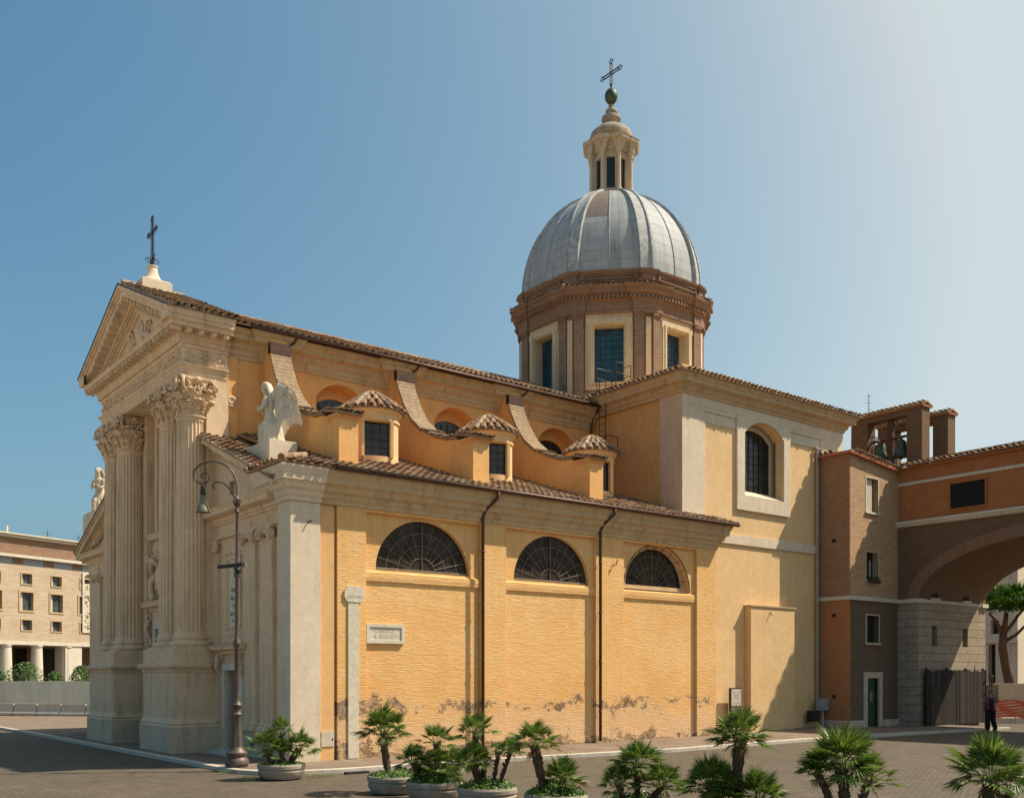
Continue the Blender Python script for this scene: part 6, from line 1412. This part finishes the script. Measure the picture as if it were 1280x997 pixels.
for c, r in clumps:
    for _ in range(130):
        v = Vector((rnd.gauss(0, 1), rnd.gauss(0, 1), rnd.gauss(0, .7))).normalized()*r*rnd.uniform(.5, 1); q = c+v; d = (v.normalized()+Vector((0, 0, .6))).normalized()*rnd.uniform(.1, .2); s_ = d.orthogonal().normalized()*.065; m.add([q-s_, q+s_, q+d], [(0, 1, 2)])
m.build('crown', 'pine', pn, fix=False)

# ================================================================== LEFT BACKGROUND
LA = Vector((.925, .381, 0)); LNv = Vector((.381, -.925, 0)); LP = Vector((9.26, 70.22, 0))
def lm(u, v, w): return tuple(LP+LA*u-LNv*w+Vector((0, 0, v)))
def lbox(m, u0, u1, v0, v1, w0, w1): m.slab(rect(u0, u1, v0, v1), [], lm, w0, w1)
lb = thing('left_palazzo', 'long tan brick palace with round portico columns behind the glass fence', 'building', tuple(LP))
t = NT('pale_tan_brick_cladding'); p = t.pos(); x, y, z = t.xyz(p); o = t.n('TexBrick'); o.inputs['Scale'].default_value = 1; o.inputs['Brick Width'].default_value = .9; o.inputs['Row Height'].default_value = .14; o.inputs['Mortar Size'].default_value = .012
o.inputs['Color1'].default_value = (.44, .34, .235, 1); o.inputs['Color2'].default_value = (.56, .45, .325, 1); o.inputs['Mortar'].default_value = (.36, .28, .2, 1); t.l(t.comb(t.math('ADD', x, t.math('MULTIPLY', y, .4)), z, 0), o.inputs['Vector'])
M['tan'] = t.done(t.mix(.3, o.outputs[0], t.ramp(t.noise(p, 1.2, 5), [(.3, (.38, .29, .2)), (.7, (.62, .51, .38))])), .9)
cols = [(-.87+3.0*k) for k in range(-14, 3)]; ws = []
cen = [(-1.3+2.98*k) for k in range(-14, 4)]
for c in cen: ws += [rect(c-.5, c+.5, 10.7, 11.6), rect(c-.62, c+.62, 8.35, 9.95), rect(c-.5, c+.5, 6.6, 7.5)]
UR = 11.0
hol = [h for h in ws if h[1][0] < UR and not (3.6 < h[0][0] < 5.9 and 0)]
m = MB().slab(rect(-44, UR, 5.6, 12.3), hol, lm, 0, .35); m.build('facade_wall', 'tan', lb)
for h in hol:
    u0, u1, v0, v1 = h[0][0], h[1][0], h[0][1], h[2][1]; big = v1-v0 > 1.2; f = .15 if big else .09
    m = MB().slab(rect(u0-f, u1+f, v0-f, v1+f), [rect(u0, u1, v0, v1)], lm, -.06, .1); W = m.build('window', 'cornice', lb)
    m = MB(); lbox(m, u0, u1, v0, v1, .3, .32); m.build('pane', 'palepane', W)
    m = MB(); lbox(m, u0+.05, u0+(u1-u0)*.3, v0, v1-.05, .22, .26); m.build('curtain', 'shutter', W)
m = MB(); lbox(m, -44, UR, 5.3, 5.6, -.1, .5); m.build('lintel_band', 'marble', lb)
m = MB(); lbox(m, -44, UR, 12.3, 12.95, .05, .3); m.build('frieze', 'boxgrey', lb)
m = MB(); lbox(m, -44, UR, 12.95, 13.2, -.35, .4); m.build('upper_cornice', 'marble', lb)
m = MB(); lbox(m, -44, UR, 13.2, 14.75, .5, .9); m.build('attic_wall', 'drumtrim', lb)
m = MB()
for k in range(-14, 4): lbox(m, .4+3*k, 1.4+3*k, 12.35, 12.94, .0, .049)
m.build('frieze_blocks', 'drumtrim', lb)
m = MB(); lbox(m, -44, UR, 14.75, 14.95, .2, 14); lbox(m, -44, UR, 14.98, 15.1, -.0, 14); m.build('roof_slab', 'marble', lb)
for k in range(-13, 2):
    c = -.0+3.0*k; P = Vector(lm(c, 0, .45)); m = MB().lathe(P, [(.56, 0), (.55, 1.0), (.52, 3.2), (.47, 5.1), (.55, 5.16), (.55, 5.3)], 20); m.build('portico_column', 'marble', lb, smooth=.6)
m = MB(); lbox(m, 2.6, 4.35, 0, 5.3, 0, 1.5); lbox(m, 7, 9, 0, 5.3, 0, 1.5); m.build('corner_pier', 'marble', lb)
m = MB(); lbox(m, -44, UR, 0, 5.3, 4.5, 4.8)
m.build('portico_back_wall', 'drumtrim', lb)
m = MB()
for k in range(-13, 4): lbox(m, .45+3*k, 1.75+3*k, .3, 5.1, 4.4, 4.45)
m.build('shop_windows', 'glass', lb)
m = MB(); lbox(m, -44, UR, 5.25, 5.299, .5, 4.5); m.build('portico_ceiling', 'boxgrey', lb)
m = MB(); lbox(m, -44, UR, 5.6, 14.7, 1, 12); m.build('core', 'glass', lb)
# inscribed relief panel on the corner
m = MB().slab(rect(4.35, 6.2, 6.6, 12.2), [rect(4.55, 6.0, 6.8, 11.9)], lm, -.12, -.002); RP = m.build('relief_panel', 'marble', lb)
m = MB(); lbox(m, 4.55, 6.0, 6.8, 11.2, -.05, -.003); m.build('panel_ground', 'statue', RP)
m = MB(); rnd = random.Random(3)
for i in range(46): c = Vector(lm(rnd.uniform(4.65, 5.9), rnd.uniform(7, 11), -.06)); m.ball(c, rnd.uniform(.05, .16), 7, 5)
m.build('relief_figures', 'statue', RP)
m = MB().tube([lm(-1.2, 15, 3), lm(-1.2, 16.1, 3)], .12, 8); m.build('chimney_pipe', 'marble', lb)
m = MB()
for u in (2.2, 5.5, 8): m.tube([lm(u, 15, 2), lm(u, 16, 2)], .03, 5); m.tube([lm(u-.4, 15.7, 2), lm(u+.4, 15.7, 2)], .02, 5)
m.build('roof_aerials', 'iron', lb)
# glass construction fence and barriers, curved
fpts = [Vector((-22, 62, 0)), Vector((-14, 56.5, 0)), Vector((-8, 52, 0)), Vector((-3, 48.2, 0)), Vector((1.0, 44.8, 0)), Vector((4.2, 40.6, 0)), Vector((7.5, 36.2, 0)), Vector((11, 31.5, 0))]
gl = NT('pale_green_screen_panel'); p = gl.pos(); n = gl.noise(gl.scale(p, (1, 1, .3)), 1.5, 4, .6); M['screen'] = gl.done(gl.ramp(n, [(.3, (.55, .55, .47)), (.7, (.74, .73, .63))]), .5, None, 0, .3)
tl_ = gl.n('BsdfTranslucent'); tl_.inputs[0].default_value = (.6, .62, .54, 1); mx_ = gl.n('MixShader'); mx_.inputs[0].default_value = .35
gl.l(gl.b.outputs[0], mx_.inputs[1]); gl.l(tl_.outputs[0], mx_.inputs[2]); gl.l(mx_.outputs[0], gl.t.nodes['Material Output'].inputs[0])
gf = thing('screen_fence', 'pale green translucent screen fence along the curved barriers', 'fence', (1, 45, 0)); off = Vector((.9, .7, 0))
seg_i = 0
pts = []
for i in range(len(fpts)-1):
    for k in range(3): pts.append(fpts[i].lerp(fpts[i+1], k/3))
pts.append(fpts[-1])
for i in range(len(pts)-1):
    a, b = pts[i]+off*.4, pts[i+1]+off*.4; d = (b-a).normalized(); nn = Vector((-d.y, d.x, 0)); m = MB(); m.obox((a+b)/2+Vector((0, 0, 1.2)), d, nn, (0, 0, 1), (b-a).length/2-.03, .012, 1.0); m.build('panel', 'screen', gf)
    MB().tube([a+Vector((0, 0, 0)), a+Vector((0, 0, 2.25))], .035, 6).build('post', 'marble', gf)
for i in range(len(pts)-1):
    a, b = pts[i]-off*.5, pts[i+1]-off*.5; d = (b-a).normalized(); nn = Vector((-d.y, d.x, 0)); L = (b-a).length/2-.04
    m = MB(); prof = [(-.3, .06), (-.3, .2), (-.16, .34), (-.1, .78), (.1, .78), (.16, .34), (.3, .2), (.3, .06)]; c = (a+b)/2
    m.add([c+d*s*L+nn*x+Vector((0, 0, z)) for s in (-1, 1) for x, z in prof], [tuple(range(8))[::-1], tuple(range(8, 16))]+[(k, (k+1) % 8, (k+1) % 8+8, k+8) for k in range(8)])
    for s in (-.5, .5): m.obox(c+d*s*L+Vector((0, 0, .0)), d, nn, (0, 0, 1), .25, .29, .02)
    o = m.build('road_barrier', 'kerb'); tag(o, 'low concrete road barrier in the curved row before the screen fence', 'barrier', 'concrete barriers along the screen fence')
rnd = random.Random(9)
for i, (px, d_, w_, h_, lab) in enumerate(((33, 79, 1.6, 3.6, 'broad feathery bush behind the screen fence before a portico column'), (69, 78, .8, 2.9, 'small round bright bush behind the screen fence'), (101, 76, 1.1, 3.3, 'leafy bush behind the screen fence beside the church plinth'), (-3, 78, .9, 3.0, 'yellow-green bush at the left edge behind the screen fence'))):
    c = at(px, 845, d_); c.z = 0; t = thing('bush', lab, 'bush', tuple(c), 'bushes behind the screen fence'); m = MB()
    for _ in range(1500):
        a = rnd.uniform(0, 2*PI); r = math.sqrt(rnd.random()); z = rnd.random(); rr = w_*r*math.sqrt(max(.05, 1-(2*z-1)**2))*(.8+.3*math.sin(a*3+i)); q = c+Vector((rr*math.cos(a), rr*math.sin(a), .8+(h_-.8)*z)); v = Vector((rnd.gauss(0, 1), rnd.gauss(0, 1), rnd.gauss(0, 1))).normalized()*rnd.uniform(.07, .14); s_ = v.orthogonal().normalized()*.05; m.add([q-v, q+s_, q+v, q-s_], [(0, 1, 2, 3)])
    m.build('leaves', 'shrub', t, fix=False); MB().tube([c, c+Vector((0, 0, 1.8))], [.07, .03], 6).build('stem', 'bark', t)
# painted road mark near the right palms, litter by the kerb
m = MB(); A0, A1 = at(1003, 845, 18.9), at(1034, 845, 19.6); z = -.12+.004
for q in (A0, A1): q.z = 0
dd = (A1-A0).normalized(); nn = Vector((-dd.y, dd.x, 0)); 
m.add([A0-nn*.05+Vector((0, 0, z+g(A0.x))), A1-nn*.05+Vector((0, 0, z+g(A1.x))), A1+nn*.05+Vector((0, 0, z+g(A1.x))), A0+nn*.05+Vector((0, 0, z+g(A0.x)))], [(0, 1, 2, 3)]); struct(m.build('painted_line', 'mark_w'))
